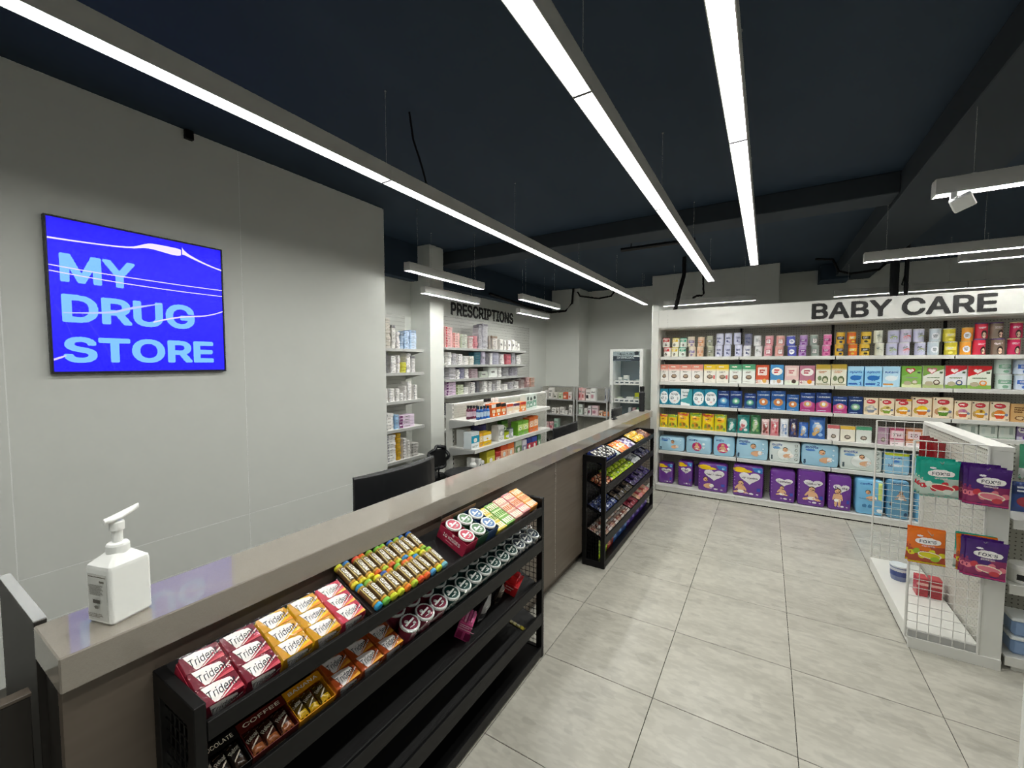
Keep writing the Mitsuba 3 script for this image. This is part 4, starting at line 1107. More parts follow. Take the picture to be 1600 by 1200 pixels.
for i, ((x0, x1, zt), (desc, body, lid, acc, kind)) in enumerate(zip(ROW1, TINS)):
    h = (zt - 1.746) / 2 - 0.0004
    r = min((x1 - x0) / 2 - 0.0075, 0.052)
    aw = 1.9 * r
    parts = can_parts(r, h, [(0.0, 1.0, body)], lid, tin_art(kind, aw, h * 0.93, (body, body, acc)), aw)
    for k in (0, 1):
        pp = parts
        if i == 9 and k == 1:
            pp = can_parts(r, h, [(0.0, 1.0, '#77788e')], '#5e5f74', tin_art(kind, aw, h * 0.93, ('#77788e', '#77788e', '#4a4c66')), aw)
        place('milk_tin', pp, face_y((x0 + x1) / 2, YF - 0.01 + 0.002 * (i % 3), 1.7458 + k * h, 0.12 * ((i * 7 + k * 3) % 5 - 2)), f"{desc}, {'upper' if k else 'lower'} of {nth(i)} pair, top baby shelf", 'tin', 'milk tins on the top baby shelf')


def front_of(kind, w, h, c=()):
    a = Art()
    if kind == 'dish':          # cereal box with a band at the top
        a.rect(0, 0.74 * h, w, h, c[0]).rect(0, 0.66 * h, w, 0.74 * h, c[1]).lines(0.2 * w, 0.82 * h, 0.8 * w, 0.92 * h, 1, '#f3ead8', 0.6)
        a.lines(0.25 * w, 0.54 * h, 0.75 * w, 0.63 * h, 2, '#8b7d74').ell(0.5 * w, 0.33 * h, 0.24 * w, 0.12 * h, '#6d5d52').ell(0.5 * w, 0.35 * h, 0.17 * w, 0.07 * h, '#a8927c')
        if len(c) > 2:
            a.rect(0.78 * w, 0.22 * h, 0.92 * w, 0.42 * h, c[2])
        a.lines(0.1 * w, 0.06 * h, 0.9 * w, 0.12 * h, 1, '#b9b4ac', 0.4)
    elif kind == 'badge':       # a big white badge with bold lettering
        a.rect(0, 0, w, 0.22 * h, c[1]) if c[1] else None
        (a.ell(0.5 * w, 0.66 * h, 0.42 * w, 0.2 * h, '#f4efea', 20) if c[2] == 'o' else a.rect(0.16 * w, 0.46 * h, 0.84 * w, 0.88 * h, '#f2ded6'))
        a.lines(0.28 * w, 0.56 * h, 0.72 * w, 0.78 * h, 2, c[3], 0.62).ell(0.3 * w, 0.14 * h, 0.1 * w, 0.08 * h, '#d9d5cc').ell(0.66 * w, 0.17 * h, 0.16 * w, 0.11 * h, c[4])
        a.text(c[5], 0.12 * w, 0.14 * h, 0.14 * h, c[3]) if len(c) > 5 else None
    elif kind == 'green_draw':
        a.rect(0, 0.80 * h, w, h, '#b59a3c').rect(0, 0.74 * h, w, 0.8 * h, '#d8c48c').lines(0.2 * w, 0.58 * h, 0.8 * w, 0.7 * h, 2, '#c07a4a')
        a.ell(0.26 * w, 0.34 * h, 0.14 * w, 0.12 * h, '#7b8a66').ell(0.64 * w, 0.28 * h, 0.22 * w, 0.17 * h, '#66704c').ell(0.64 * w, 0.25 * h, 0.14 * w, 0.1 * h, '#cfcab0').rect(0.05 * w, 0.04 * h, 0.95 * w, 0.09 * h, '#a9a48c')
    elif kind == 'aptamil':
        a.rect(0, 0.78 * h, w, h, '#a9d4ec').text('Aptamil', 0.5 * w, 0.70 * h, 0.14 * h, '#2c5aa8', 0.78 * w)
        a.ell(0.5 * w, 0.42 * h, 0.36 * w, 0.13 * h, c[0]).poly([(0.55 * w, 0.42 * h), (0.9 * w, 0.55 * h), (0.8 * w, 0.36 * h)], c[0])
        a.rect(0.05 * w, 0.08 * h, 0.62 * w, 0.16 * h, c[1])
        a.text(c[2], 0.82 * w, 0.14 * h, 0.17 * h, '#2b4f9c') if c[2] else None
    elif kind == 'heart':
        a.poly([(0, h), (w, h), (w, 0.86 * h), (0, 0.52 * h)], c[0]).rect(0, 0, w, 0.16 * h, c[1])
        a.heart(0.42 * w, 0.76 * h, 0.5 * w, 0.3 * h, c[2]).heart(0.42 * w, 0.76 * h, 0.36 * w, 0.2 * h, '#f6e6e2').rect(0.2 * w, 0.44 * h, 0.8 * w, 0.49 * h, '#8f9a84')
        a.ell(0.66 * w, 0.25 * h, 0.16 * w, 0.12 * h, c[3]).ell(0.66 * w, 0.26 * h, 0.11 * w, 0.07 * h, '#d9d2c4').ell(0.3 * w, 0.2 * h, 0.2 * w, 0.1 * h, '#b5ab90').rect(0.78 * w, 0.66 * h, 0.93 * w, 0.74 * h, '#4a5a44')
    elif kind == 'nan':
        a.ell(0.5 * w, 0.46 * h, 0.47 * w, 0.40 * h, '#eef2f3', 24).text('NAN', 0.5 * w, 0.66 * h, 0.12 * h, '#3a4858', 0.55 * w).ell(0.3 * w, 0.42 * h, 0.14 * w, 0.09 * h, '#5e6b7a').ell(0.3 * w, 0.43 * h, 0.09 * w, 0.05 * h, '#d5dade').ell(0.52 * w, 0.24 * h, 0.1 * w, 0.05 * h, '#e3b9b5')
        a.text(c[0], 0.76 * w, 0.40 * h, 0.14 * h, '#3a4858') if c[0] else None
        a.rect(0, 0.0, w, 0.05 * h, '#1c6f88')
    elif kind == 'nan_diag':
        a.poly([(0.1 * w, h), (w, h), (w, 0.0), (0.9 * w, 0.3 * h)], '#3d9aa4').poly([(0, h), (0.75 * w, h), (0.55 * w, 0.5 * h), (0, 0.35 * h)], '#dfe8ea').text('NAN', 0.4 * w, 0.8 * h, 0.11 * h, '#44606c', 0.5 * w).rect(0.2 * w, 0.56 * h, 0.6 * w, 0.62 * h, '#39505a').poly([(0, 0), (0.8 * w, 0), (0.8 * w, 0.1 * h), (0, 0.22 * h)], '#e8eeee')
    elif kind == 'lacto':
        a.rect(0, 0, w, 0.42 * h, c[0]).ell(0.5 * w, 0.42 * h, 0.5 * w, 0.12 * h, c[0]).text('Lactogen', 0.5 * w, 0.78 * h, 0.11 * h, '#eef3fa', 0.82 * w)
        a.ell(0.5 * w, 0.40 * h, 0.34 * w, 0.2 * h, c[1], 18).ell(0.5 * w, 0.40 * h, 0.24 * w, 0.13 * h, c[2], 16).ell(0.5 * w, 0.41 * h, 0.12 * w, 0.09 * h, '#e9efe9', 12).rect(0.3 * w, 0.94 * h, 0.7 * w, 0.97 * h, '#9fb4dc').lines(0.1 * w, 0.05 * h, 0.9 * w, 0.1 * h, 1, '#c0d0ea', 0.5)
    elif kind == 'cereal':
        a.ell(0.5 * w, 0.78 * h, 0.31 * w, 0.13 * h, '#b02a34', 20).ell(0.5 * w, 0.78 * h, 0.28 * w, 0.105 * h, '#c8414a', 20).lines(0.29 * w, 0.75 * h, 0.71 * w, 0.83 * h, 1, '#f7e9e4', 0.6).rect(0.04 * w, 0.88 * h, 0.13 * w, 0.95 * h, '#5b5048')
        a.ell(0.2 * w, 0.32 * h, 0.14 * w, 0.15 * h, c[2]).ell(0.5 * w, 0.39 * h, 0.29 * w, 0.18 * h, c[0], 18).ell(0.56 * w, 0.46 * h, 0.1 * w, 0.06 * h, c[3]).poly([(0.2 * w, 0.33 * h), (0.8 * w, 0.33 * h), (0.68 * w, 0.12 * h), (0.32 * w, 0.12 * h)], c[1]).ell(0.5 * w, 0.33 * h, 0.3 * w, 0.045 * h, '#efe6d2').ell(0.84 * w, 0.33 * h, 0.09 * w, 0.07 * h, '#7d84a0').rect(0.82 * w, 0.05 * h, 0.94 * w, 0.1 * h, '#8a8178')
        if len(c) > 4:
            a.rect(0, 0.91 * h, 0.7 * w, h, '#b3262c').rect(0.7 * w, 0.91 * h, w, h, '#e2a52c')
    elif kind == 'kraft':
        a.lines(0.15 * w, 0.5 * h, 0.85 * w, 0.85 * h, 3, '#6e4c2c', 0.6).ell(0.5 * w, 0.22 * h, 0.3 * w, 0.12 * h, '#7a5230').ell(0.5 * w, 0.22 * h, 0.22 * w, 0.08 * h, '#d8b88a')
    elif kind == 'puff':
        a.rect(0, 0.80 * h, w, h, c[0]).ell(0.5 * w, 0.66 * h, 0.38 * w, 0.17 * h, '#f2cf2a', 18).ell(0.5 * w, 0.66 * h, 0.33 * w, 0.13 * h, '#e9a624', 18).lines(0.28 * w, 0.62 * h, 0.72 * w, 0.7 * h, 1, '#5a3a1c', 0.7).ell(0.45 * w, 0.27 * h, 0.26 * w, 0.17 * h, '#d99a2a').ell(0.3 * w, 0.22 * h, 0.12 * w, 0.12 * h, c[1]).ell(0.62 * w, 0.28 * h, 0.13 * w, 0.1 * h, '#8a6a2a').ell(0.82 * w, 0.14 * h, 0.1 * w, 0.09 * h, c[1])
    elif kind == 'snack':
        a.rect(0, 0.83 * h, w, h, c[0]).ell(0.5 * w, 0.52 * h, 0.33 * w, 0.24 * h, c[1], 16).ell(0.45 * w, 0.4 * h, 0.2 * w, 0.16 * h, c[2]).ell(0.56 * w, 0.58 * h, 0.18 * w, 0.1 * h, '#f0ecea').lines(0.3 * w, 0.68 * h, 0.75 * w, 0.78 * h, 1, '#f2f2f0', 0.6).ell(0.3 * w, 0.22 * h, 0.14 * w, 0.09 * h, c[2]).ell(0.7 * w, 0.2 * h, 0.15 * w, 0.08 * h, c[1])
    elif kind == 'plainbox':
        a.rect(0, 0.78 * h, w, h, c[0]).text(c[1], 0.5 * w, 0.62 * h, 0.17 * h, c[2]) if c[1] else a.rect(0, 0.78 * h, w, h, c[0])
        a.ell(0.5 * w, 0.28 * h, 0.22 * w, 0.14 * h, '#73685f').ell(0.5 * w, 0.29 * h, 0.13 * w, 0.07 * h, '#bdb3a6')
    elif kind == 'words':
        a.rect(0.0, 0.86 * h, w, h, c[0]).rect(0.1 * w, 0.42 * h, 0.88 * w, 0.82 * h, '#f0d8dc').text(c[1], 0.48 * w, 0.60 * h, 0.17 * h, c[2]).rect(0.0, 0.32 * h, w, 0.38 * h, c[0]).rect(0, 0, w, 0.2 * h, '#efe3e4').lines(0.15 * w, 0.05 * h, 0.7 * w, 0.14 * h, 1, '#9a8a8c', 0.5)
    elif kind == 'wipes':
        a.lines(0.05 * w, 0.7 * h, 0.5 * w, 0.9 * h, 2, '#9fb0a8', 0.4).ell(0.2 * w, 0.45 * h, 0.1 * w, 0.2 * h, '#c9d4cd').rect(0.62 * w, 0.3 * h, 0.85 * w, 0.75 * h, '#a3b0a8').rect(0, 0.05 * h, w, 0.1 * h, '#a8c0b0')
    return a


def run(name, cat, group, z, table, specs, shelf, depth=0.09):
    for i, ((x0, x1, zt), sp) in enumerate(zip(table, specs)):
        desc, make, dz = sp[0], sp[1], (sp[2] if len(sp) > 2 else 0)
        w, h = x1 - x0 - 0.004, zt - z - dz
        if w < 0.03:
            continue
        r_ = random.Random(i * 13 + int(z * 100))
        place(name, make(w, h, i), face_y((x0 + x1) / 2, YF + r_.uniform(-0.012, 0.012), z + dz + 0.0008, r_.uniform(-0.015, 0.015)), f'{desc}, {nth(i)} from left, {shelf} baby shelf', cat, group)


def ct(color, kind, c=(), d=0.075, side=None):
    return lambda w, h, i: carton(w, h, d, color, front_of(kind, w, h, c), side=side)


SAL, SAL2 = '#d98a78', '#ecc6b8'
R2 = [('white cereal carton with a salmon top', ct('#ece8e2', 'dish', (SAL, SAL2)))] * 4 + [('white cereal carton with a yellow top', ct('#ece8dc', 'dish', ('#e2bf2e', '#f0e0a0', '#d06a6a')))] * 2 + [('white cereal carton with a green top', ct('#e6eae4', 'dish', ('#4f9a72', '#bcd8c6')))] * 2
R2 += [('orange-red carton with a white square badge', ct('#cf5a3c', 'badge', ('', '#efe3da', 's', '#b8402c', '#e0b060', '1'))), ('blue carton with a white oval badge', ct('#4a8cc0', 'badge', ('', '#e8ecee', 'o', '#c03a3c', '#c89a7a'))),
       ('pink and white carton with small grains', ct('#e6c4c0', 'badge', ('', '#dfe6d2', 's', '#c06a70', '#4a3c34'))), ('mauve carton with a white oval badge', ct('#b8788c', 'badge', ('', '#e9e2dc', 'o', '#a83a50', '#e08a2c', '4'))),
       ('white carton with an ochre top and green drawings', ct('#e2e0cf', 'green_draw')), None, ('white carton with an ochre top and green drawings', ct('#e2e0cf', 'green_draw')),
       ('light blue milk carton numbered 1', ct('#8cc6e8', 'aptamil', ('#2f6fb8', '#2a57a0', '1'))), ('light blue milk carton numbered 2', ct('#8cc6e8', 'aptamil', ('#2f6fb8', '#2a57a0', '2'))), ('pale blue milk carton with an orange dish', ct('#b4d8ea', 'aptamil', ('#dfeaf0', '#c88a4a', ''))),
       ('green carton with a red heart', ct('#86b45a', 'heart', ('#6fa43c', '#c9d0a0', '#b83440', '#9aa06a'))), ('white carton with a pink heart and green corner', ct('#ddded2', 'heart', ('#7aa04c', '#a9b47c', '#c06a76', '#6a5a48'))),
       ('white carton with a red corner and blue bowl', ct('#e2e4e8', 'heart', ('#c02a34', '#7da04c', '#c83840', '#3a4a74'))), ('pale green carton with a red corner and orange bowl', ct('#dfe4d4', 'heart', ('#c82c30', '#7fa24c', '#cc3c3c', '#e0862c')))]
tab2 = [t for k, t in enumerate(ROW2[:22]) if k != 13]
run('cereal_carton', 'carton', 'cartons on the second baby shelf', 1.42, tab2[:21], [s for s in R2 if s], 'second')
for i, ((x0, x1, zt), desc, body, acc) in enumerate(zip(ROW2[22:], ('mint green tall tin', 'blue and white tall tin'), ('#c4d2cb', '#c9d4e6'), ('#7ba58c', '#3c62b0'))):
    h = (zt - 1.42) / 2
    pp = can_parts(0.053, h, [(0, 1, body)], '#d5dcd8', tin_art('band', 0.1, h * .93, (body, body, acc)), 0.1)
    for k in (0, 1):
        place('milk_tin', pp, face_y((x0 + x1) / 2, YF, 1.4208 + k * (h + 0.0003), 0.2 * k), f"{desc}, {'upper' if k else 'lower'} one of two beside the red cornered cartons", 'tin', 'tall tins on the second baby shelf')

TEAL = '#2484a0'
R3 = [('teal milk carton with a white circle numbered 1', ct(TEAL, 'nan', ('1',))), ('teal milk carton with a white circle numbered 2', ct(TEAL, 'nan', ('2',))), ('teal and white diagonal milk carton', ct('#4aa0a8', 'nan_diag')), ('teal milk carton with a white circle numbered 1', ct(TEAL, 'nan', ('1',))), ('teal milk carton with a white circle numbered 2', ct(TEAL, 'nan', ('2',)))]
NV = '#1f3a78'
R3 += [('navy milk carton with a pale blue eye', ct(NV, 'lacto', ('#2a64a0', '#5a94c0', '#8cc0d8')))] + [('navy milk carton with a green eye', ct(NV, 'lacto', ('#24487c', '#4a8a86', '#7fc0a0')))] * 2 + [('blue milk carton with an orange eye', ct('#27508f', 'lacto', ('#3a78b4', '#c08a5a', '#d07a4a')))] * 3
R3 += [('navy milk carton with a magenta foot', ct(NV, 'lacto', ('#b0407c', '#c87aa4', '#e0b060')))] * 3 + [('small navy milk carton with a pale green eye', ct('#1c3566', 'lacto', ('#1c3566', '#5f8f86', '#a4c79c')))]
CR = '#ead8bb'
R3 += [('cream cereal carton with a grey bowl', ct(CR, 'cereal', ('#b9b6b0', '#7d8290', '#b0aa8e', '#d8d4cc'))), ('cream cereal carton with a small green bowl', ct(CR, 'cereal', ('#cfc06a', '#7f9a3a', '#c0b070', '#8a6a34'))), ('cream cereal carton with a red strip and yellow bowl', ct(CR, 'cereal', ('#e6b82a', '#d88a2a', '#b8964a', '#e8c84a', 1))),
       ('large cream cereal carton with a yellow bowl', ct(CR, 'cereal', ('#e9c01f', '#d0702a', '#c0a04a', '#f0d02c'))), ('large cream cereal carton with a green bowl', ct(CR, 'cereal', ('#cfc06a', '#5f8a34', '#c0906a', '#8a6a34'))), ('cream cereal carton with a purple fruit bowl', ct(CR, 'cereal', ('#c98a9a', '#cf5a44', '#c8a870', '#b06a9a'))),
       ('cream cereal carton with a golden bowl', ct(CR, 'cereal', ('#e0b03a', '#c88a2c', '#c0a060', '#8a5a2a'))), ('cream cereal carton with an orange-red bowl', ct(CR, 'cereal', ('#e08a3a', '#cf4a2c', '#c0a060', '#e86a2a'))), ('tan kraft carton with brown print', ct('#c9a06a', 'kraft'))]
run('cereal_carton', 'carton', 'cartons on the third baby shelf', 1.123, ROW3[:24], R3, 'third')


def bag(color, kind, c, bsdf='print_film', back=None):
    return lambda w, h, i: pillow(w, h, min(0.07, w * 0.45), color, front_of(kind, w, h, c), bsdf, seed=i, back=back)


YL = '#efd21f'
R4 = [('yellow baby snack bag with a red top', bag(YL, 'puff', ('#c8502a', '#7fa03a'))), ('yellow baby snack bag with a green top', bag('#d9d02c', 'puff', ('#7fa832', '#6f9a30')))] * 3
R4 += [('small dark teal snack pouch', bag('#1f6a66', 'snack', ('#17544f', '#4aa098', '#c6d8d6'))), ('teal snack pouch with a white drawing', bag('#2a8a86', 'snack', ('#1f7470', '#d8e0e0', '#c86a72'))), ('green snack pouch', bag('#3f7f52', 'snack', ('#2f6a42', '#7fae6a', '#b8c8a4'))), ('pink and brown slim pouch', bag('#d8b0b0', 'snack', ('#e6d0d0', '#a04a4a', '#6a3a34'))),
       ('red and pink slim pouch', bag('#d88a92', 'snack', ('#e6c8ca', '#c0444e', '#e0a0a4'))), ('white and blue slim pouch', bag('#d9dfe8', 'snack', ('#e6eaf0', '#7088b8', '#b8c0d0'))), ('navy slim pouch', bag('#2c2f5a', 'snack', ('#24264a', '#8a6a5a', '#4a5a9a'))), ('small blue powder bag', bag('#3668b8', 'snack', ('#2a56a4', '#8cb4e0', '#c8a880'))), ('large blue powder bag', bag('#3f74c0', 'snack', ('#2f60b0', '#9cc0e8', '#d8b070')))]
R4 += [('small carton with a red top', ct('#e6e2de', 'plainbox', ('#c86a6c', '', ''))), ('small carton with a yellow top', ct('#e9e4d4', 'plainbox', ('#e0b84a', '', ''))), ('small carton with a green top', ct('#e2e6e0', 'plainbox', ('#4f9a76', '', ''))), ('mauve carton edge', ct('#b89aac', 'plainbox', ('#a07a92', '', ''))), ("pink carton with bold dark letters", ct('#dca4b0', 'words', ('#b04a68', "I'M", '#6a2a44'))),
       ('pink and orange carton with bold dark letters', ct('#d8a07c', 'words', ('#b8704c', "I'D", '#6a2a44'))), ('blue carton with a white oval', ct('#5a5aa0', 'badge', ('', '#c9c6dc', 'o', '#3a3a80', '#8a86b8'))), ('grey carton behind the wire grid', ct('#9a9a98', 'plainbox', ('#8a8a88', '', '')))]
run('baby_food_pack', 'snack pack', 'packs on the fourth baby shelf', 0.818, ROW4[:23][:22], R4[:22], 'fourth')
for i, ((x0, x1, zt), c) in enumerate(zip(ROW4[22:], ('#d5dcd3', '#d5dcd3', '#cfd6ce', '#8a7aa0'))):
    w, h = x1 - x0 - 0.004, min(zt, 1.106) - 0.957
    place('wipes_pack', carton(w, h, 0.08, c, front_of('wipes', w, h) if i < 3 else front_of('badge', w, h, ('', '#c9c6dc', 'o', '#4a2a70', '#6a4a90'))), face_y((x0 + x1) / 2, YF, 0.9558), ['long white wipes pack behind the gondola top', 'white wipes pack with a grey panel over the gondola top', 'white wipes pack beside the purple pack', 'grey and purple pack beside the white wipes packs'][i], 'pack', 'white packs behind the gondola top')


def nappy_art(kind, w, h):
    a = Art()
    if kind == 'molfix':
        a.text('molfix', 0.27 * w, 0.86 * h, 0.13 * h, '#1f3f8a', 0.36 * w).ell(0.22 * w, 0.73 * h, 0.14 * w, 0.05 * h, '#4a7ac0').rect(0.04 * w, 0.08 * h, 0.10 * w, 0.28 * h, '#34506a')
        drawn_baby(a, 0.55 * w, 0.45 * h, 0.52 * h, pose=2)
        for k in range(3):
            a.ell(0.86 * w, (0.78 - 0.22 * k) * h, 0.06 * min(w, h), 0.06 * min(w, h), '#7fb4d8', 12).ell(0.86 * w, (0.78 - 0.22 * k) * h, 0.045 * min(w, h), 0.045 * min(w, h), '#d9edf6', 12)
    elif kind == 'molfix_pink':
        a.text('molfix', 0.3 * w, 0.80 * h, 0.12 * h, '#1f3f8a', 0.36 * w).ell(0.45 * w, 0.42 * h, 0.26 * h, 0.26 * h, '#c03a72', 20)
        drawn_baby(a, 0.45 * w, 0.42 * h, 0.34 * h, hair='#b08a5a', pose=0)
        a.ell(0.72 * w, 0.6 * h, 0.07 * h, 0.07 * h, '#e9f4f8').ell(0.72 * w, 0.4 * h, 0.07 * h, 0.07 * h, '#e9f4f8')
    elif kind == 'molfix_white':
        a.text('molfix', 0.25 * w, 0.84 * h, 0.12 * h, '#23458f', 0.34 * w).ell(0.22 * w, 0.7 * h, 0.13 * w, 0.06 * h, '#6a96c8').rect(0.05 * w, 0.12 * h, 0.10 * w, 0.34 * h, '#4a5a60')
        a.ell(0.5 * w, 0.42 * h, 0.26 * w, 0.3 * h, '#c3cfca', 20).ell(0.5 * w, 0.42 * h, 0.245 * w, 0.28 * h, '#e6ebe7', 20)
        drawn_baby(a, 0.52 * w, 0.46 * h, 0.44 * h, pose=2)
        for k in range(4):
            a.ell(0.88 * w, (0.84 - 0.21 * k) * h, 0.065 * h, 0.065 * h, '#55605c', 12).ell(0.88 * w, (0.84 - 0.21 * k) * h, 0.045 * h, 0.045 * h, '#dfe6e2', 12)
    elif kind == 'molfix_yellow':
        a.rect(0, 0.88 * h, w, h, '#c3cf2a').text('molfix', 0.5 * w, 0.76 * h, 0.11 * h, '#1f3f8a', 0.5 * w).ell(0.45 * w, 0.62 * h, 0.16 * w, 0.05 * h, '#4a7ac0').text('M', 0.22 * w, 0.42 * h, 0.13 * h, '#23356a').lines(0.35 * w, 0.36 * h, 0.8 * w, 0.5 * h, 2, '#e2eef4')
    elif kind == 'molfix_tall':
        a.rect(0.78 * w, 0.45 * h, 0.92 * w, h, '#c9dc7a').text('molfix', 0.35 * w, 0.9 * h, 0.06 * h, '#1f4f9a', 0.44 * w)
        drawn_baby(a, 0.42 * w, 0.56 * h, 0.26 * h, pose=2)
        a.rect(0, 0.46 * h, w, 0.475 * h, '#3a78a8').ell(0.3 * w, 0.26 * h, 0.08 * w, 0.05 * h, '#3f7cab').ell(0.5 * w, 0.26 * h, 0.08 * w, 0.05 * h, '#3f7cab').ell(0.85 * w, 0.16 * h, 0.12 * w, 0.05 * h, '#eef5f8')
    elif kind == 'blue_grey':
        a.text('molfix', 0.5 * w, 0.93 * h, 0.07 * h, '#1f2f5a', 0.6 * w)
        drawn_baby(a, 0.6 * w, 0.62 * h, 0.2 * h, skin='#c0a08a', pose=0)
        a.ell(0.5 * w, 0.3 * h, 0.3 * w, 0.02 * h, '#8fb8cc').rect(0.1 * w, 0.34 * h, 0.2 * w, 0.44 * h, '#23405a').ell(0.85 * w, 0.14 * h, 0.08 * w, 0.05 * h, '#274a6a')
    else:
        big = kind in ('big', 'bigl')
        if big or kind == 'small':
            a.ell(0.22 * w, 0.87 * h, 0.24 * w, 0.085 * h, '#e8c01f', 14).ell(0.44 * w, 0.84 * h, 0.2 * w, 0.045 * h, '#e8c01f', 12).poly([(0.62 * w, 0.97 * h), (0.97 * w, 0.97 * h), (0.97 * w, 0.80 * h), (0.72 * w, 0.84 * h)], '#2f6ab0').ell(0.86 * w, 0.87 * h, 0.05 * w, 0.04 * h, '#9cd0ee', 10)
        a.heart(0.56 * w, 0.60 * h if big else 0.63 * h, 0.70 * w, 0.40 * h if big else 0.25 * h, '#dcd8dc')
        a.text('canbebe', 0.56 * w, (0.635 if big else 0.655) * h, 0.07 * h, '#3a2a44', 0.52 * w)
        if big:
            drawn_baby(a, 0.27 * w, 0.30 * h, 0.36 * h, pose=0 if kind == 'bigl' else 2)
        elif kind == 'sit':
            drawn_baby(a, 0.52 * w, 0.36 * h, 0.34 * h, pose=0)
        elif kind == 'stand':
            drawn_baby(a, 0.42 * w, 0.42 * h, 0.34 * h, pose=1)
        elif kind == 'face':
            drawn_baby(a, 0.48 * w, 0.36 * h, 0.26 * h, pose=0)
        a.ell(0.46 * w, 0.12 * h, 0.05 * w, 0.022 * h, '#c9a8d8', 10).ell(0.62 * w, 0.12 * h, 0.08 * w, 0.03 * h, '#e8e2ee', 10).heart(0.82 * w, 0.11 * h, 0.08 * w, 0.05 * h, '#e8e2ee').rect(0.80 * w, 0.22 * h, 0.92 * w, 0.32 * h, '#3a4ab0')
        for k in range(6):
            a.ell(0.06 * w, (0.84 - 0.11 * k) * h, 0.024 * w, 0.014 * h, '#b894cc', 8)
    return a


LB, PU = '#a4cde2', '#69368f'
N5 = [('pale blue nappy pack lying flat', LB, 'molfix'), ('pale blue nappy pack with a pink disc, longer', LB, 'molfix_pink'), ('pale blue nappy pack with a large pink disc', '#9ccbe4', 'molfix_pink'), ('blue nappy pack with a dark haired baby', LB, 'molfix'), ('white nappy pack with a baby', '#d9e2e0', 'molfix_white'), ('blue nappy pack with a baby drinking', '#9cc8e0', 'molfix'), ('white nappy pack with a ring of grey icons', '#d3ddd8', 'molfix_white'), ('blue nappy pack with a yellow-green strip', '#8fc0dc', 'molfix_yellow'), ('blue nappy pack behind the white wire grid', '#8fc0dc', 'molfix_yellow')]
for i, ((x0, x1, zt), (desc, c, k)) in enumerate(zip(ROW5, N5)):
    w, h = x1 - x0 - 0.016, min(zt, 0.762) - 0.517
    place('nappy_pack', plump(w, h, 0.17, c, nappy_art(k, w, h), seed=i, side=c), face_y((x0 + x1) / 2, YF - 0.01, 0.516, [.05, -.02, .03, 0, 0, .02, 0, 0, 0][i]), f'{desc}, {nth(i)} from left, fifth baby shelf', 'nappy pack', 'nappy packs on the fifth baby shelf')
N6 = [('small purple nappy pack with a yellow flash', PU, 'small'), ('narrow purple nappy pack with a yellow flash', PU, 'small'), ('wide purple nappy pack with a lying baby', PU, 'big'), ('wide purple nappy pack with a sitting baby', PU, 'bigl'), ('tall purple nappy pack with a small crawling baby', PU, 'face'), ('tall purple nappy pack with a waving baby', PU, 'sit'), ('tall purple nappy pack with a standing baby', PU, 'stand'), ('tall sky blue nappy pack with a green strip', '#72b4dc', 'molfix_tall'), ('tall blue-grey nappy pack behind the wire grid', '#5f94b4', 'blue_grey'), ('narrow blue nappy pack behind the wire grid', '#6aa6c8', 'blue_grey')]
for i, ((x0, x1, zt), (desc, c, k)) in enumerate(zip(ROW6, N6)):
    w, h = x1 - x0 - 0.016, min(zt, 0.474) - 0.0835
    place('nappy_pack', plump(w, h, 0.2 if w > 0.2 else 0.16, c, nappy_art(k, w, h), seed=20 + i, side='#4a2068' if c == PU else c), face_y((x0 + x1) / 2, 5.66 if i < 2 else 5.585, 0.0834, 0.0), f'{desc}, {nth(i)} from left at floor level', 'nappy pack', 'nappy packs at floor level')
m_ = carton(0.045, 0.26, 0.15, '#3c1c58', None)
place('nappy_pack', m_, face_y(-0.734, 5.74, 0.0834), 'dark purple pack set back between two purple nappy packs', 'nappy pack')


# ------------------------------------------------------------------ medicine on the prescription shelves: stacks of flat cartons
def med_carton(w, t, d, c, band):
    a = Art().rect(0.0, 0.12 * t, w * 0.2, 0.9 * t, band).lines(0.28 * w, 0.25 * t, 0.85 * w, 0.75 * t, 1, '#6d6b6c', 0.4)
    return carton(w, t, d, c, a, bsdf='print_matte')


med_cache = {}


def med(w, t, c, band):
    k = (round(w, 2), round(t, 3), c, band)
    if k not in med_cache:
        med_cache[k] = med_carton(k[0] - 0.005, k[1] - 0.0028, 0.11, c, band)
    return med_cache[k]


def stacks(tab, z, cols, thick, where, group, xf, name='medicine_carton', ymin=None):
    r_ = random.Random(int(z * 1000))
    for i, ((y0, y1, zt), col) in enumerate(zip(tab, cols)):
        c, band = col[0], col[1]
        desc = col[2]
        w = min(y1 - y0, 0.26)
        w = max(round(w - 0.008, 2), 0.04)
        H = zt - z
        xx = xf
        if ymin and y0 < ymin:          # stands deep on the shelf, beside the pillar
            q = 3.97 / 3.78
            y0, y1, xx, H = y0 * q, y1 * q, -3.948, H * q
        if len(col) > 3 and col[3] == 'up':
            t = H
            n = 1
        else:
            n = max(1, round(H / thick)); t = H / n
        for k in range(n):
            cc, bb, dd = c, band, desc
            if len(col) > 4 and k == n - 1:
                cc, bb, dd = col[4], band, col[5]
            lab = f'{dd}, {nth(k)} up in {nth(i)} stack, {where}' if n > 1 else f'{dd}, at {nth(i)} place, {where}'
            single(name, med(w, t, cc, bb), lab, 'medicine box', face_x(xx + r_.uniform(-0.008, 0.004), (y0 + y1) / 2 + r_.uniform(-0.003, 0.003), z + 0.0008 + k * t, r_.uniform(-0.02, 0.02)), group)


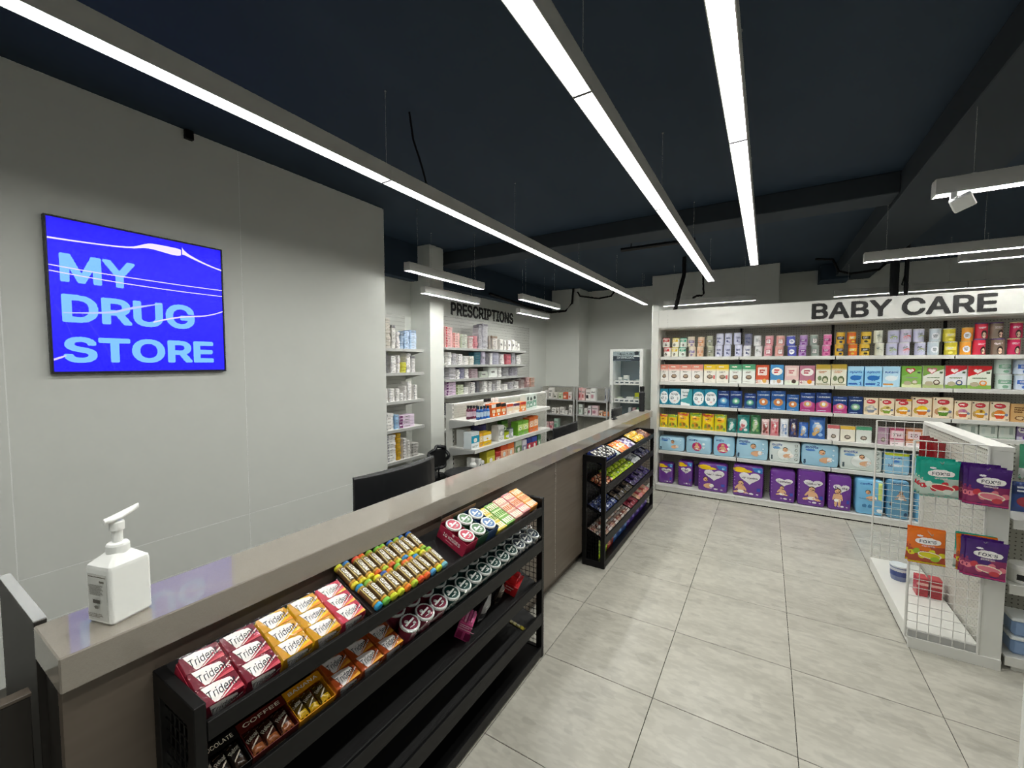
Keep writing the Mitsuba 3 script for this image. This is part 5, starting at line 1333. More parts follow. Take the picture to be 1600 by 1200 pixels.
Wc, Gc, Lg = ('#e9e8e5', '#8f8f98', 'white medicine carton'), ('#b8b6bb', '#8a8890', 'grey medicine carton'), ('#cfd0d4', '#6e7488', 'pale grey medicine carton')
Wn = ('#e6e4e2', '#66646c', 'white medicine carton')
AT = ['top medicine shelf A', 'second shelf A', 'third shelf A', 'fourth shelf A', 'fifth shelf A']
ATT = ['top shelf of narrow bay', 'second shelf of narrow bay', 'third shelf of narrow bay', 'fourth shelf of narrow bay', 'fifth shelf of narrow bay']
CA = [[('#b9b4aa', '#8d887e', 'beige medicine carton'), ('#d9d8d4', '#9b9a98', 'white medicine carton', 's', '#6c6c70', 'dark grey medicine carton'), Wn, ('#9fb2c8', '#7d94b0', 'grey-blue medicine carton', 's', '#68717e', 'slate medicine carton'), ('#b4c8de', '#8ba6c6', 'light blue medicine carton'), ('#bccde0', '#8ba6c6', 'light blue medicine carton', 's', '#7e8ea4', 'slate blue medicine carton')],
      [('#5a5a5c', '#3a3a3c', 'dark medicine carton'), Wc, Wn, ('#c0bd3a', '#8f8d2a', 'lime medicine carton'), Wc, ('#d2d0d0', '#77777c', 'white medicine carton', 's', '#6a6a6e', 'dark grey medicine carton')],
      [Wn, Wc, Wn, Wc, Wn, Wc, Wn], [Wn, ('#9ab8d6', '#6a94c0', 'blue medicine carton'), ('#d8c8da', '#6f3a68', 'wide purple striped medicine carton')],
      [Wc, ('#cfa51f', '#a88218', 'yellow medicine carton'), Wn, ('#e0dfdc', '#c0bfbc', 'white medicine carton'), ('#b9b7b3', '#6f6d6c', 'grey striped medicine carton')]]
for k in range(5):
    stacks(PA[k], PAZ[k], CA[k], [0.034, 0.034, 0.032, 0.04, 0.034][k], ATT[k], 'cartons in the narrow bay', SX - 0.03, 'pill_carton')
PK, RD = ('#e2b6b6', '#a8343e', 'pink medicine carton'), ('#dcb0ae', '#9c2634', 'red and pink medicine carton')
CB = [[Wn, PK, RD, ('#e6bfb8', '#b05a58', 'pale pink medicine carton'), ('#cdd1c4', '#8f9a80', 'pale green medicine carton'), ('#d9cac6', '#b08a86', 'cream medicine carton'), ('#d08a92', '#8c2438', 'red medicine carton'), ('#bdbac0', '#8d8b94', 'grey medicine carton', 's', '#77757c', 'dark grey medicine carton'), ('#c9c7cc', '#9694a0', 'pale grey medicine carton', 's', '#85838c', 'grey topped medicine carton'),
       ('#9d948a', '#6b625a', 'brown medicine carton', 'up'), ('#d8d4cf', '#8f8578', 'white medicine carton', 's', '#8c7a6a', 'brown topped medicine carton')] + [('#dddbd6', '#a9a7a4', 'white upright medicine carton', 'up')] * 6,
      [Wn, ('#dcb268', '#b98a3a', 'yellow medicine carton'), Wn, Wc, Gc, Wn, Wc, ('#e2dfd6', '#8a8a84', 'cream medicine carton'), ('#2f6270', '#1f4854', 'teal medicine carton'), ('#aba6b6', '#6b667a', 'lilac medicine carton', 'up'), ('#5f5d66', '#3a3940', 'dark upright medicine carton', 'up'), Wc, ('#a9a9b8', '#7c7c90', 'lilac grey medicine carton'), Wn, ('#b4606a', '#84303c', 'red medicine carton'), ('#8f8f94', '#5f5f66', 'grey upright medicine carton', 'up'), Wn],
      [('#bccccc', '#8aa3a4', 'pale teal medicine carton'), Gc, Wn, ('#83829a', '#54536c', 'lilac medicine carton'), Wn, ('#a08e94', '#6f5c64', 'mauve medicine carton'), ('#aab0a6', '#7f877c', 'low grey-green medicine carton', 'up'), ('#d6dad6', '#bcc2bc', 'large white medicine carton', 'up'), Wc, ('#8d8d90', '#55555a', 'dark grey medicine carton'), ('#8f8d96', '#5a5862', 'dark lilac medicine carton')],
      [('#d9d0cc', '#a88a86', 'cream medicine carton'), Wn, ('#cfb9cf', '#5f3560', 'purple striped medicine carton'), ('#c3cbb0', '#5a6a3c', 'green striped medicine carton'), Wc, Wn, ('#5f5f66', '#3a3a42', 'dark upright medicine carton', 'up'), Wc, Wn, Gc, Wn, Wc, Gc, Wn, ('#aa9c9a', '#77605f', 'brown-grey medicine carton'), ('#cbaaa8', '#8f5a5c', 'pink medicine carton'), ('#cfae9f', '#a3684f', 'salmon medicine carton')],
      [('#d08a3a', '#a0601c', 'orange medicine carton'), ('#2f3140', '#1c1d28', 'dark bottle carton', 'up'), Wc, Wn, Gc, Wn, Wc]]
BTT = ['top shelf of wide bay', 'second shelf of wide bay', 'third shelf of wide bay', 'fourth shelf of wide bay', 'fifth shelf of wide bay']
for k in range(5):
    stacks(PB[k], PBZ[k], CB[k], [0.036, 0.036, 0.036, 0.036, 0.06][k], BTT[k], 'cartons in the wide bay', SX - 0.03, ymin=4.39)
m = MB()
for i in range(10):
    m.box(-4.0, -3.8, 4.42 + i * 0.06, 4.475 + i * 0.06, 0.743, 0.78 + 0.03 * (i % 3), lin('#a8a69f'), ch=0.004)
single('folded_bag', pillow(0.5, 0.14, 0.2, '#a5a39b', None, seed=3, bsdf='print_film'), 'clear grey bag of goods on the lowest visible prescription shelf', 'bag', face_x(-3.82, 4.72, 0.7435))

# ------------------------------------------------------------------ goods on the low gondola behind the counter
XC = -2.54
for i, (y0, y1, zt) in enumerate(C1[:8]):
    col = [('#5a1f38', '#161618', 'dark red'), ('#5a1f38', '#161618', 'dark red'), ('#8a3a52', '#161618', 'red'), ('#5a1f38', '#161618', 'dark red'), ('#1f4f8c', '#0f2c3c', 'blue'), ('#2a5fa8', '#0f2c3c', 'bright blue'), ('#1f4f9c', '#0f2c3c', 'blue'), ('#2f74c0', '#0f2c3c', 'light blue')][i]
    place('syrup_bottle', bottle_parts(0.021, zt - 1.077, col[0], col[1], '#d0b8c4' if i < 4 else '#b8cce0', 0.5), face_x(-2.665 if i < 4 else XC - 0.02, (y0 + y1) / 2 * (1.05 if i < 4 else 1), 1.0768), f'{col[2]} bottle with dark cap, {nth(i)} on the upper gondola shelf', 'bottle', 'bottles on the upper gondola shelf')
OR = '#d8662c'
for i, ((y0, y1, zt), (c, b, desc)) in enumerate(zip(C1[8:14], [(OR, '#f0efe9', 'orange box with a white band'), ('#e0742c', '#1a1a1c', 'orange box with a black band'), (OR, '#1a1a1c', 'orange box with a black top'), ('#ecd9cc', '#d8502c', 'white and orange flat box'), ('#efe0d4', '#5a2a50', 'white box with a purple foot'), ('#e08a4a', '#c83a2c', 'orange and red box')])):
    w, h = y1 - y0 - 0.006, zt - 1.077
    a = Art().rect(0, 0.72 * h, w, h, b).rect(0.1 * w, 0.3 * h, 0.9 * w, 0.55 * h, '#f2d9b0').ell(0.5 * w, 0.16 * h, 0.2 * w, 0.1 * h, '#f4f0e6')
    single('vitamin_box', carton(w, h, 0.09, c, a), f'{desc}, {nth(i)} box on the upper gondola shelf', 'box', face_x(XC, (y0 + y1) / 2, 1.0768), 'boxes on the upper gondola shelf')
for i, y in enumerate((3.80, 3.87, 3.95, 4.03)):
    place('syrup_bottle', bottle_parts(0.026, 0.19, '#e4e0da', '#f0eeea' if i > 1 else '#1a1a1c', '#d08a5a', 0.6), face_x(XC - 0.14, y, 1.0768), f'white bottle, {nth(i)} in the row behind the orange boxes', 'bottle', 'white bottles behind the orange boxes')
for i, ((y0, y1, zt)) in enumerate(C1[14:]):
    w, h = y1 - y0 - 0.008, zt - 1.077
    a = Art().rect(0.1 * w, 0.15 * h, 0.9 * w, 0.55 * h, '#7fa894').ell(0.5 * w, 0.72 * h, 0.26 * w, 0.12 * h, '#33403c').ell(0.5 * w, 0.3 * h, 0.2 * w, 0.1 * h, '#e4ece8')
    single('herbal_box', carton(w, h, 0.09, '#cfd9d2', a), f'tall white and green box, {nth(i)} at the far end of the upper gondola shelf', 'box', face_x(XC - 0.02 * i, (y0 + y1) / 2, 1.0768), 'white and green boxes on the gondola')
C2S = [('clear grey wire sided box', '#b9bbb8', '#9a9c9a', 'box'), ('white box with a turquoise front', '#e2ebee', '#2a94b4', 'box'), ('orange and yellow box', '#e0a43a', '#e8d29a', 'box'), ('yellow box with a white disc', '#e3b81f', '#f2efe2', 'box'), ('purple tub with a dark lid', '#4a4a8a', '#2a2a5c', 'tub'), ('white bottle carton', '#dfe0dc', '#a8aaa6', 'box'), ('lime green round tub', '#a9b82c', '#5a6a1c', 'tub'), ('grey round tub', '#a9b0b4', '#4a5258', 'tub'), ('dark green box', '#4a7a34', '#8fb05a', 'box'), ('bright green box', '#6faa34', '#c0d880', 'box'), ('bright green box', '#7ab43c', '#cfe08a', 'box'), ('orange box', '#dc6c2c', '#efc09a', 'box'), ('orange box', '#e0742c', '#f0c8a4', 'box')]
for i, ((y0, y1, zt), (desc, c, b, k)) in enumerate(zip(C2, C2S)):
    w, h = y1 - y0 - 0.006, zt - 0.787
    lab = f'{desc}, {nth(i)} on the lower gondola shelf'
    if k == 'tub':
        r = w / 2
        place('powder_tub', can_parts(r, h, [(0, 1, c)], b, Art().ell(r, h * 0.4, r * 0.7, h * 0.2, '#dcdce4'), 2 * r), face_x(XC - (0.12 if i == 4 else 0), (y0 + y1) / 2, 0.7868), lab, 'tub', 'goods on the lower gondola shelf')
    else:
        a = Art().rect(0.0, 0.35 * h, w, 0.78 * h, b).ell(0.5 * w, 0.5 * h, 0.22 * w, 0.13 * h, '#f3f1ea').ell(0.5 * w, 0.5 * h, 0.12 * w, 0.07 * h, c).lines(0.1 * w, 0.06 * h, 0.9 * w, 0.2 * h, 2, '#8a8a84', 0.4)
        single('medicine_box', carton(w, h, 0.1 if i != 8 else 0.06, c, a), lab, 'box', face_x(XC - (0.13 if i in (0, 8) else 0), max((y0 + y1) / 2, 3.42 if i == 1 else 0) * (1.055 if i == 0 else 1), 0.7868), 'goods on the lower gondola shelf')
C3S = [('yellow-green', '#a9a02c', '#d8cf5a'), ('small red', '#b03a34', '#e0a89a'), ('red-orange', '#c8502c', '#efb08a'), ('orange', '#d8682c', '#f0c09a'), ('green and white', '#b9c4ae', '#6f8a60'), ('white and lilac', '#cfcbd4', '#8a84a0'), ('navy and red', '#2c3478', '#b03a44'), ('blue and red', '#34489c', '#c0444c'), ('dark green', '#3f6a4a', '#8aa88a')]
for i, ((y0, y1, zt), (desc, c, b)) in enumerate(zip(C3, C3S)):
    w, h = y1 - y0 - 0.006, zt - 0.521
    a = Art().rect(0.0, 0.3 * h, w, 0.7 * h, b).ell(0.5 * w, 0.5 * h, 0.2 * w, 0.12 * h, '#f3f1ea')
    single('medicine_box', carton(w, h, 0.1, c, a), f'{desc} box, {nth(i)} on the bottom gondola shelf', 'box', face_x(-2.51, (y0 + y1) / 2, 0.5208), 'boxes on the bottom gondola shelf')
place('lotion_bottle', bottle_parts(0.036, 0.17, '#dfe0dc', '#eceae6', '#c4c6c4', 0.45), face_x(-2.55, 3.36 + 0.03, 0.5208), 'white pointed bottle at the near end of the low gondola', 'bottle')
for i, y in enumerate((3.475, 3.525)):
    single('white_carton', carton(0.045, 0.15 - 0.03 * i, 0.16, '#d9dad6', Art().rect(0.01, 0.05, 0.03, 0.09, '#33363c')), ['white carton with a black mark beside the pointed bottle', 'lower white carton beside the marked white carton'][i], 'box', face_x(-2.52, y, 0.5208))

# ------------------------------------------------------------------ small boxes on the two units at the back
def back_row(tab, z, cols, where):
    for i, ((x0, x1, zt), (c, b, desc)) in enumerate(zip(tab, cols)):
        w, h = x1 - x0 - 0.006, max(zt - z, 0.05)
        a = Art().rect(0.1 * w, 0.2 * h, 0.6 * w, 0.5 * h, b).rect(0.1 * w, 0.65 * h, 0.9 * w, 0.75 * h, '#8a8886')
        single('pharmacy_box', carton(w, h, 0.1, c, a), f'{desc}, {nth(i)} on the {where}', 'box', face_y((x0 + x1) / 2, 7.65, z + 0.0008), 'boxes on the low units at the back')


QW = ('#dedbd6', '#9a9896', 'white box')
back_row(Q11, 0.938, [QW, QW, ('#d9d6cc', '#4a4a44', 'cream box'), ('#c4ccae', '#5a6a44', 'pale green box'), ('#c85a3c', '#f0c8b4', 'orange-red box'), ('#ddd6d2', '#b0605a', 'white box with red')], 'left back unit, top shelf')
back_row(Q12, 0.63, [QW, ('#d9d4cc', '#4a4640', 'white box with black'), QW, QW, QW], 'left back unit, middle shelf')
back_row(Q13, 0.304, [('#d8b4b4', '#a04a54', 'pink box'), ('#d9a8ac', '#a84a5a', 'rose box'), ('#a8c4b4', '#5a8a70', 'mint box')], 'left back unit, low shelf')
back_row(Q21, 0.93, [('#d9a8a8', '#a83a44', 'pink box'), ('#e0c0bc', '#b05a5a', 'pale pink box'), ('#ded8d4', '#2a2626', 'white box with black'), ('#dfe0dc', '#c08a96', 'white box with pink'), ('#a9acb4', '#4a4e5c', 'grey box')], 'right back unit, top shelf')
back_row(Q22, 0.648, [('#c4ccc4', '#8fa090', 'pale green box'), QW, ('#d9d8d8', '#7a2a4a', 'white box with magenta'), ('#dcc4c8', '#b07a88', 'pale pink box'), ('#d9c0ac', '#7a4a2c', 'tan box'), ('#d98a5a', '#f0c8a8', 'orange box')], 'right back unit, middle shelf')
FRI = [(-2.39, 1.29, .07, .10, '#d8dcd6', 'white'), (-2.28, 1.29, .09, .14, '#dfe2dc', 'tall white'), (-2.06, 1.29, .06, .06, '#b9c4c0', 'grey'), (-2.40, .95, .08, .06, '#d0dcc4', 'pale green'), (-2.20, .95, .14, .07, '#dfe4e2', 'wide white'), (-2.12 + .02, .95, .0, .0, '', ''), (-2.068, .95, .08, .15, '#b9c02c', 'lime'), (-2.0, .95, .035, .2, '#eaf0f0', 'slim white'), (-2.2, .62, .05, .2, '#c8ccd0', 'grey'), (-2.12, .62, .05, .2, '#cfa8ac', 'pink'), (-2.03, .62, .07, .2, '#7ab48c', 'green')]
for x, z, w, h, c, d in FRI:
    if w:
        single('chilled_box', carton(w, h, 0.1, c, Art().rect(0.1 * w, 0.3 * h, 0.9 * w, 0.5 * h, '#8a9a9c')), f'{d} box inside the glass-door fridge on the {"upper" if z > 1.2 else "middle" if z > .9 else "lower"} shelf', 'box', face_y(x, 7.86, z + 0.0008), 'boxes in the fridge')

# ------------------------------------------------------------------ sweet bags on the wire grid
def fox_art(w, h, c):
    top, low, fruit, fruit2, word, word2 = c
    a = Art()
    a.rect(0, 0, w, 0.52 * h, low).ell(0.25 * w, 0.5 * h, 0.4 * w, 0.1 * h, top, 14, rot=-0.25).rect(0, 0.92 * h, w, h, top)
    for k in range(7):
        a.ell((0.08 + 0.14 * k) * w, (0.30 + 0.07 * math.sin(k * 2.1)) * h, 0.11 * w, 0.07 * h, fruit2 if k % 2 else fruit, 10, rot=k)
    a.ell(0.58 * w, 0.27 * h, 0.33 * w, 0.10 * h, '#efe0c8', 16, rot=-0.12).ell(0.58 * w, 0.27 * h, 0.29 * w, 0.075 * h, fruit, 16, rot=-0.12).ell(0.72 * w, 0.17 * h, 0.13 * w, 0.07 * h, fruit2, 12)
    for k, (x, y, rx, ry) in enumerate(((0.30, .655, .12, .07), (0.44, .68, .16, .085), (0.6, .68, .17, .085), (0.76, .655, .13, .075), (.52, .64, .34, .075))):
        a.ell(x * w, y * h, rx * w, ry * h, '#f3f0ee', 16)
    a.text("FOX'S", 0.53 * w, 0.652 * h, 0.085 * h, '#20203a', 0.46 * w)
    a.text(word, 0.54 * w, 0.525 * h, 0.045 * h, '#f6e6ee', 0.34 * w) if word else None
    a.ell(0.32 * w, 0.80 * h, 0.09 * w, 0.028 * h, '#ece6ee', 12).rect(0.0, 0.02 * h, w, 0.06 * h, word2)
    return a


FX = {'mint': ('#1c9c88', '#b9c8be', '#c4303c', '#d9e0d6', 'MINT BERRIES', '#8fa096'), 'berry': ('#45206e', '#8a2a5c', '#e07a8a', '#c8404c', 'BERRIES', '#b83070'), 'fruit': ('#e0701c', '#a8482c', '#d8cf24', '#9ab82c', 'FRUITS', '#c8b81c')}
FN = {'mint': 'teal', 'berry': 'purple', 'fruit': 'orange'}
fox_cache = {}
for s, (x, z, kinds, where) in enumerate(((0.828, 1.128, ['mint'] * 4, 'upper hook nearest the floor edge'), (1.0, 1.117, ['berry'] * 5, 'upper hook beside the post'), (0.802, 0.722, ['fruit'] * 2, 'lower hook nearest the floor edge'), (1.005, 0.728, ['mint', 'fruit', 'berry', 'berry', 'berry'], 'lower hook beside the post'))):
    for k, kd in enumerate(kinds):
        sd = s * 10 + k
        w, h = 0.158, 0.205
        p = pillow(w, h, 0.014, FX[kd][0], fox_art(w, h, FX[kd]), seed=sd, seal=0.05)
        n = len(kinds)
        M = T().translate([x + 0.004 * (k - n / 2) + 0.002 * ((k * 5) % 3 - 1), GY0 - 0.026 - 0.0185 * k, z - h + 0.012 - 0.002 * k]).rotate([0, 1, 0], [1, -2, 2, -1, 1.5][k % 5]).rotate([1, 0, 0], 2)
        single('sweet_bag', p, f'{FN[kd]} sweet bag, {nth(n - 1 - k)} from the front on the {where}', 'sweet bag', M, 'sweet bags on the wire grid')
# small goods on the gondola base and spine
for i, x in enumerate((0.93, 1.0)):
    w, h = 0.058, 0.125
    a = Art().rect(0, 0.60 * h, w, 0.74 * h, '#dba8a2').lines(0.1 * w, 0.1 * h, 0.9 * w, 0.5 * h, 3, '#8f3038', 0.3)
    single('red_tea_box', carton(w, h, 0.08, '#a8363e', a), ['red box on the white gondola base, nearer the floor edge', 'red box on the white gondola base, nearer the spine'][i], 'box', face_y(x, 3.75, 0.1048))
for i, y in enumerate((3.86, 3.94, 4.02, 4.10, 4.18)):
    single('hanging_pouch', pillow(0.075, 0.15, 0.02, '#8a2026', Art().rect(0, 0.1, 0.075, 0.15, '#b0343a').ell(0.037, 0.06, 0.028, 0.03, '#5a1c16').lines(0.012, 0.1, 0.062, 0.13, 2, '#e0b89a'), seed=40 + i), f'dark red pouch, {nth(i)} in the row hanging on the pegboard spine', 'pouch', face_x(1.0, y, 0.985, math.pi).rotate([0, 0, 1], -60), 'dark red pouches on the spine')
pt = thing('punnet', 'clear plastic pot with blue label on the white gondola base', 'pot')
m = MB().lathe([(0, 0), (0.045, 0.0), (0.052, 0.035, lin('#3a4a80')), (0.053, 0.07, lin('#c8ccd4')), (0.055, 0.09), (0.05, 0.10), (0, 0.10)], lin('#6a7698'), 20)
put('body', m.ply('print_gloss'), T().translate([0.86, 3.97, 0.1048]), pt)
put('lid', MB().lathe([(0.056, 0.098), (0.056, 0.108), (0.0, 0.112)], lin('#c9d0d4'), 20).ply('print_gloss'), T().translate([0.86, 3.97, 0.1048]), pt)
# goods on the unit at the right edge
jar = thing('jar', 'white round jar with a black label on the pegboard shelf', 'jar')
put('body', MB().lathe([(0, 0), (0.05, 0.0), (0.052, 0.004), (0.052, 0.07), (0.05, 0.075)], lin('#e4e4e0'), 24).ply('print_gloss'), T().translate([1.222, 3.35, 0.4758]), jar)
put('lid', MB().lathe([(0.054, 0.072), (0.054, 0.095), (0.05, 0.1), (0, 0.1)], lin('#eeeeec'), 24).ply('print_gloss'), T().translate([1.222, 3.35, 0.4758]), jar)
put('label', MB().box(-0.015, 0.015, -0.0535, -0.052, 0.02, 0.05, lin('#1a1a1c')).ply('print_matte'), T().translate([1.222, 3.35, 0.4758]).rotate([0, 0, 1], -22), jar)
for i, z in enumerate((0.0758, 0.1808)):
    bx_ = thing('food_container', ['lower clear food container with white clips under the pegboard shelf', 'upper clear food container with white clips under the pegboard shelf'][i], 'container', 'clear food containers')
    put('box', MB().box(-0.09, 0.09, 0, 0.13, 0, 0.085, lin('#7f9ac0'), ch=0.014).ply('print_film'), face_y(1.275, 3.31, z), bx_)
    put('lid', MB().box(-0.097, 0.097, -0.007, 0.137, 0.082, 0.102, lin('#dfe4e6'), ch=0.006).ply('print_film'), face_y(1.275, 3.31, z), bx_)
    put('clip', MB().box(-0.03, 0.03, -0.013, -0.006, 0.05, 0.1, lin('#eceeee'), ch=0.002).ply('print_film'), face_y(1.275, 3.31, z), bx_)
single('hanging_bag', pillow(0.12, 0.17, 0.03, '#2f4a8a', Art().rect(0, 0.1, 0.12, 0.17, '#24366c').ell(0.06, 0.06, 0.04, 0.03, '#b03a4a').lines(0.02, 0.11, 0.1, 0.15, 2, '#e4e8f0'), seed=60), 'blue bag on the upper pegboard shelf at the right edge', 'bag', face_y(1.26, 3.45, 0.833))
single('hanging_bag', pillow(0.14, 0.2, 0.02, '#3f8a6a', Art().rect(0, 0, 0.14, 0.06, '#d9dedb').ell(0.07, 0.11, 0.05, 0.04, '#dfe6e2'), seed=61), 'green and white bag hanging on the pegboard at the right edge', 'bag', face_y(1.34, 3.585, 1.0))


# ------------------------------------------------------------------ goods on the near rack
def on_tray(k, xf, y, d, lift, turn=0.0, th=None, fit=True):
    """a pack lying on tray k: its lower end d metres up the slope from the lip, its face lift metres above the tray"""
    d = max(d, min(lift, 0.05) * math.tan(TH) + 0.009) if k < 4 and fit else d
    x, z = tray(k, xf, d)
    t = (TH if k < 4 else 0.0) if th is None else th
    return tilt_x(x + lift * math.sin(t), y, z + lift * math.cos(t), t, turn)


def stand_on(k, xf, y, d, turn=0.0):
    """a box standing on the sloping tray k, its front lower edge d metres up the slope"""
    x, z = tray(k, xf, d)
    s, c = math.sin(TH), math.cos(TH)
    bx, by, bz = np.array([0, 1, 0.0]), np.array([-c, 0, s]), np.array([s, 0, c])
    ct_, st_ = math.cos(turn), math.sin(turn)
    return mtx(x + 0.001 * s, y, z + 0.001 * c, bx * ct_ + by * st_, by * ct_ - bx * st_, bz)


def film(w, h, d, seed, amp=0.0013):
    """thin crumpled film over a pack (front at y=0, bottom end at z=0)"""
    g = np.random.default_rng(seed)
    ph = g.uniform(0, 6.28, 6)
    nx, nz = 26, 40
    us, vs = np.linspace(-w / 2 - .0004, w / 2 + .0004, nx + 1), np.linspace(-0.003, h + .0015, nz + 1)
    U, V = np.meshgrid(us, vs, indexing='ij')
    W_ = amp * (np.sin(U * 120 + ph[0] + 2 * np.sin(V * 60 + ph[1])) + np.sin(V * 110 + ph[2] + 2.5 * np.sin(U * 70 + ph[3])) + 0.7 * np.sin((U + V) * 230 + ph[4]))
    Yv = -0.003 - np.abs(W_) * 0.9
    i, j = np.meshgrid(np.arange(nx), np.arange(nz), indexing='ij')
    q = np.stack([i * (nz + 1) + j, (i + 1) * (nz + 1) + j, (i + 1) * (nz + 1) + j + 1, i * (nz + 1) + j + 1], -1).reshape(-1, 4)
    m = MB().add(np.stack([U.ravel(), Yv.ravel(), V.ravel()], 1), q)
    Yb = np.linspace(0, 1, 6)
    B, C = np.meshgrid(us, Yb, indexing='ij')
    wv = amp * (np.sin(B * 170 + ph[5] + C * 6) + np.sin(C * 9 + ph[1]))
    i, j = np.meshgrid(np.arange(nx), np.arange(5), indexing='ij')
    q = np.stack([i * 6 + j, i * 6 + j + 1, (i + 1) * 6 + j + 1, (i + 1) * 6 + j], -1).reshape(-1, 4)
    m.add(np.stack([B.ravel(), -0.003 + C.ravel() * (d * 0.9), -0.003 - np.abs(wv).ravel()], 1), q)
    return m.ply('cellophane')


def gum_face(w, h, c, dark, extra):
    a = Art()
    a.rect(0, 0, w, h, c)
    a.poly([(0.0, 0.0), (0.22 * w, 0.0), (0.12 * w, h), (0.0, h)], dark)
    a.poly([(0.62 * w, h), (w, h), (w, 0.30 * h), (0.80 * w, 0.52 * h)], dark)
    a.poly([(0.40 * w, 0.0), (w, 0.0), (w, 0.22 * h)], extra)
    a.poly([(0.10 * w, 0.98 * h), (0.24 * w, 0.02 * h), (0.34 * w, 0.0), (0.86 * w, 0.60 * h), (0.82 * w, 0.84 * h), (0.44 * w, 0.98 * h)], '#e9e3e0')
    a.poly([(0.36 * w, 0.0), (0.44 * w, 0.0), (w, 0.50 * h), (w, 0.60 * h)], '#d8c6c2')
    a.text('Trident', 0.53 * w, 0.50 * h, 0.46 * h, '#1c1a26', 0.76 * w, rot=0.09, skew=0.15, bold=False)
    return a


def gum_box(k, y, d0, c, dark, extra, label, seed, n=3, group='wrapped boxes of chewing gum'):
    w, ph, t = 0.088, 0.051, 0.050
    L = ph * n
    M = on_tray(k, XR1, y, d0, t + 0.001, 0.004 * ((seed % 3) - 1))
    key = thing('gum_box', label, 'box of gum', group)
    tr = MB()
    tr.box(-w / 2, w / 2, t - 0.003, t, 0, L, lin(dark)); tr.box(-w / 2, -w / 2 + .0012, 0.012, t - .003, 0, L, lin(c)); tr.box(w / 2 - .0012, w / 2, 0.012, t - .003, 0, L, lin(c)); tr.box(-w / 2, w / 2, 0.012, t - .003, L - .0012, L, lin(c))
    put('tray_box', tr.ply('print_gloss'), M, key)
    for i in range(n):
        ww, hh = w - 0.006, ph - 0.0015
        p = carton(ww, hh, t - 0.008, c, gum_face(ww, hh, c, dark, extra), bottom=gum_face(ww, t - 0.008, c, dark, extra) if i == 0 else None)
        put('gum_pack', p, M @ T().translate([0, 0.001, i * ph + 0.0008]), key)
    put('wrap', film(w, L, t, seed, 0.0014 if k == 0 else 0.0008), M, key)


MR = ('#a0283c', '#6a1428', '#c8505c'); YG = ('#e0bc1e', '#c08a14', '#e08a2c'); PKG = ('#d85a64', '#b83048', '#e8b04a'); ORG = ('#d07a34', '#a8481c', '#e8a838')
for i, (y, col, lab) in enumerate(((0.447, MR, 'crimson box of chewing gum, nearest on the top tray'), (0.537, MR, 'crimson box of chewing gum, second on the top tray'), (0.627, YG, 'yellow box of chewing gum beside the crimson ones'), (0.717, YG, 'yellow box of chewing gum beside the pink one'), (0.807, PKG, 'pink box of chewing gum beside the candy tubes'))):
    gum_box(0, y, 0.012, *col, lab, i)
for i, (y, lab) in enumerate(((0.784, 'orange box of chewing gum beside the yellow candy tray'), (0.874, 'middle orange box of chewing gum on the second tray'), (0.964, 'orange box of chewing gum beside the round tubs'))):
    gum_box(1, y, 0.004, *ORG, lab, 10 + i)


# display boxes of wrapped sweets in the second tray
def sweet_tray(y, w, c, edge, barc, title, bars, label, seed):
    L, t = 0.098, 0.044
    M = on_tray(1, XR1, y, 0.006, t + 0.001)
    key = thing('display_box', label, 'display box', 'display boxes of sweets')
    m = MB()
    m.box(-w / 2, w / 2, t - .002, t, 0, L, lin(c)); m.box(-w / 2, w / 2, 0.002, t - .002, 0, 0.002, lin(c)); m.box(-w / 2, -w / 2 + .002, 0.002, t - .002, .002, L, lin(c)); m.box(w / 2 - .002, w / 2, .002, t - .002, .002, L, lin(c))
    m.box(-w / 2, w / 2, 0.0, 0.003, L - .028, L, lin(c)); m.box(-w / 2, w / 2, 0.003, t - .002, L - .002, L, lin(c))
    Art().text(title, w / 2, L - .014, 0.011, '#e9dcc8', w * 0.8).onto(m, on_front(w))
    Art().lines(0.3 * w, 0.012, 0.9 * w, 0.02, 1, '#ead9b0', 0.6).onto(m, lambda u, v, l: np.stack([u - w / 2, t - v, 0 * u - l], 1))
    put('box', m.ply('print_gloss'), M, key)
    n = bars
    for i in range(n):
        bw = (w - 0.006) / n
        a = Art().rect(0, 0, bw, 0.022, barc[1]).text('Reload', bw / 2, 0.047, 0.012, '#e4dccb', bw * 0.9, rot=0.35).poly([(0.15 * bw, .018), (0.85 * bw, .037), (0.85 * bw, .042), (0.15 * bw, .023)], '#cfc4b4').poly([(0.1 * bw, .058), (0.9 * bw, .064), (0.9 * bw, .066), (0.1 * bw, .060)], barc[2])
        put('wrapped_bar', pillow(bw - .001, 0.068, 0.024, barc[0], a, seed=seed + i), M @ T().translate([-w / 2 + .003 + bw * (i + .5), 0.006 + 0.004 * ((i * 3) % 2), 0.004]), key)


sweet_tray(0.452, 0.099, '#141210', '#2a2622', ('#1c1814', '#3a2c22', '#8a6a4a'), 'CHOCOLATE', 3, 'black display box of chocolate sweets at the near end of the second tray', 100)
sweet_tray(0.5635, 0.119, '#5a1c16', '#7a2a1c', ('#3c1c14', '#9a5a34', '#b07a4c'), 'COFFEE', 3, 'dark red display box of coffee sweets on the second tray', 110)
sweet_tray(0.681, 0.111, '#cf8c14', '#e0a020', ('#4a3a12', '#d8b01c', '#caa82c'), 'BANANA', 3, 'amber display box of banana sweets on the second tray', 120)

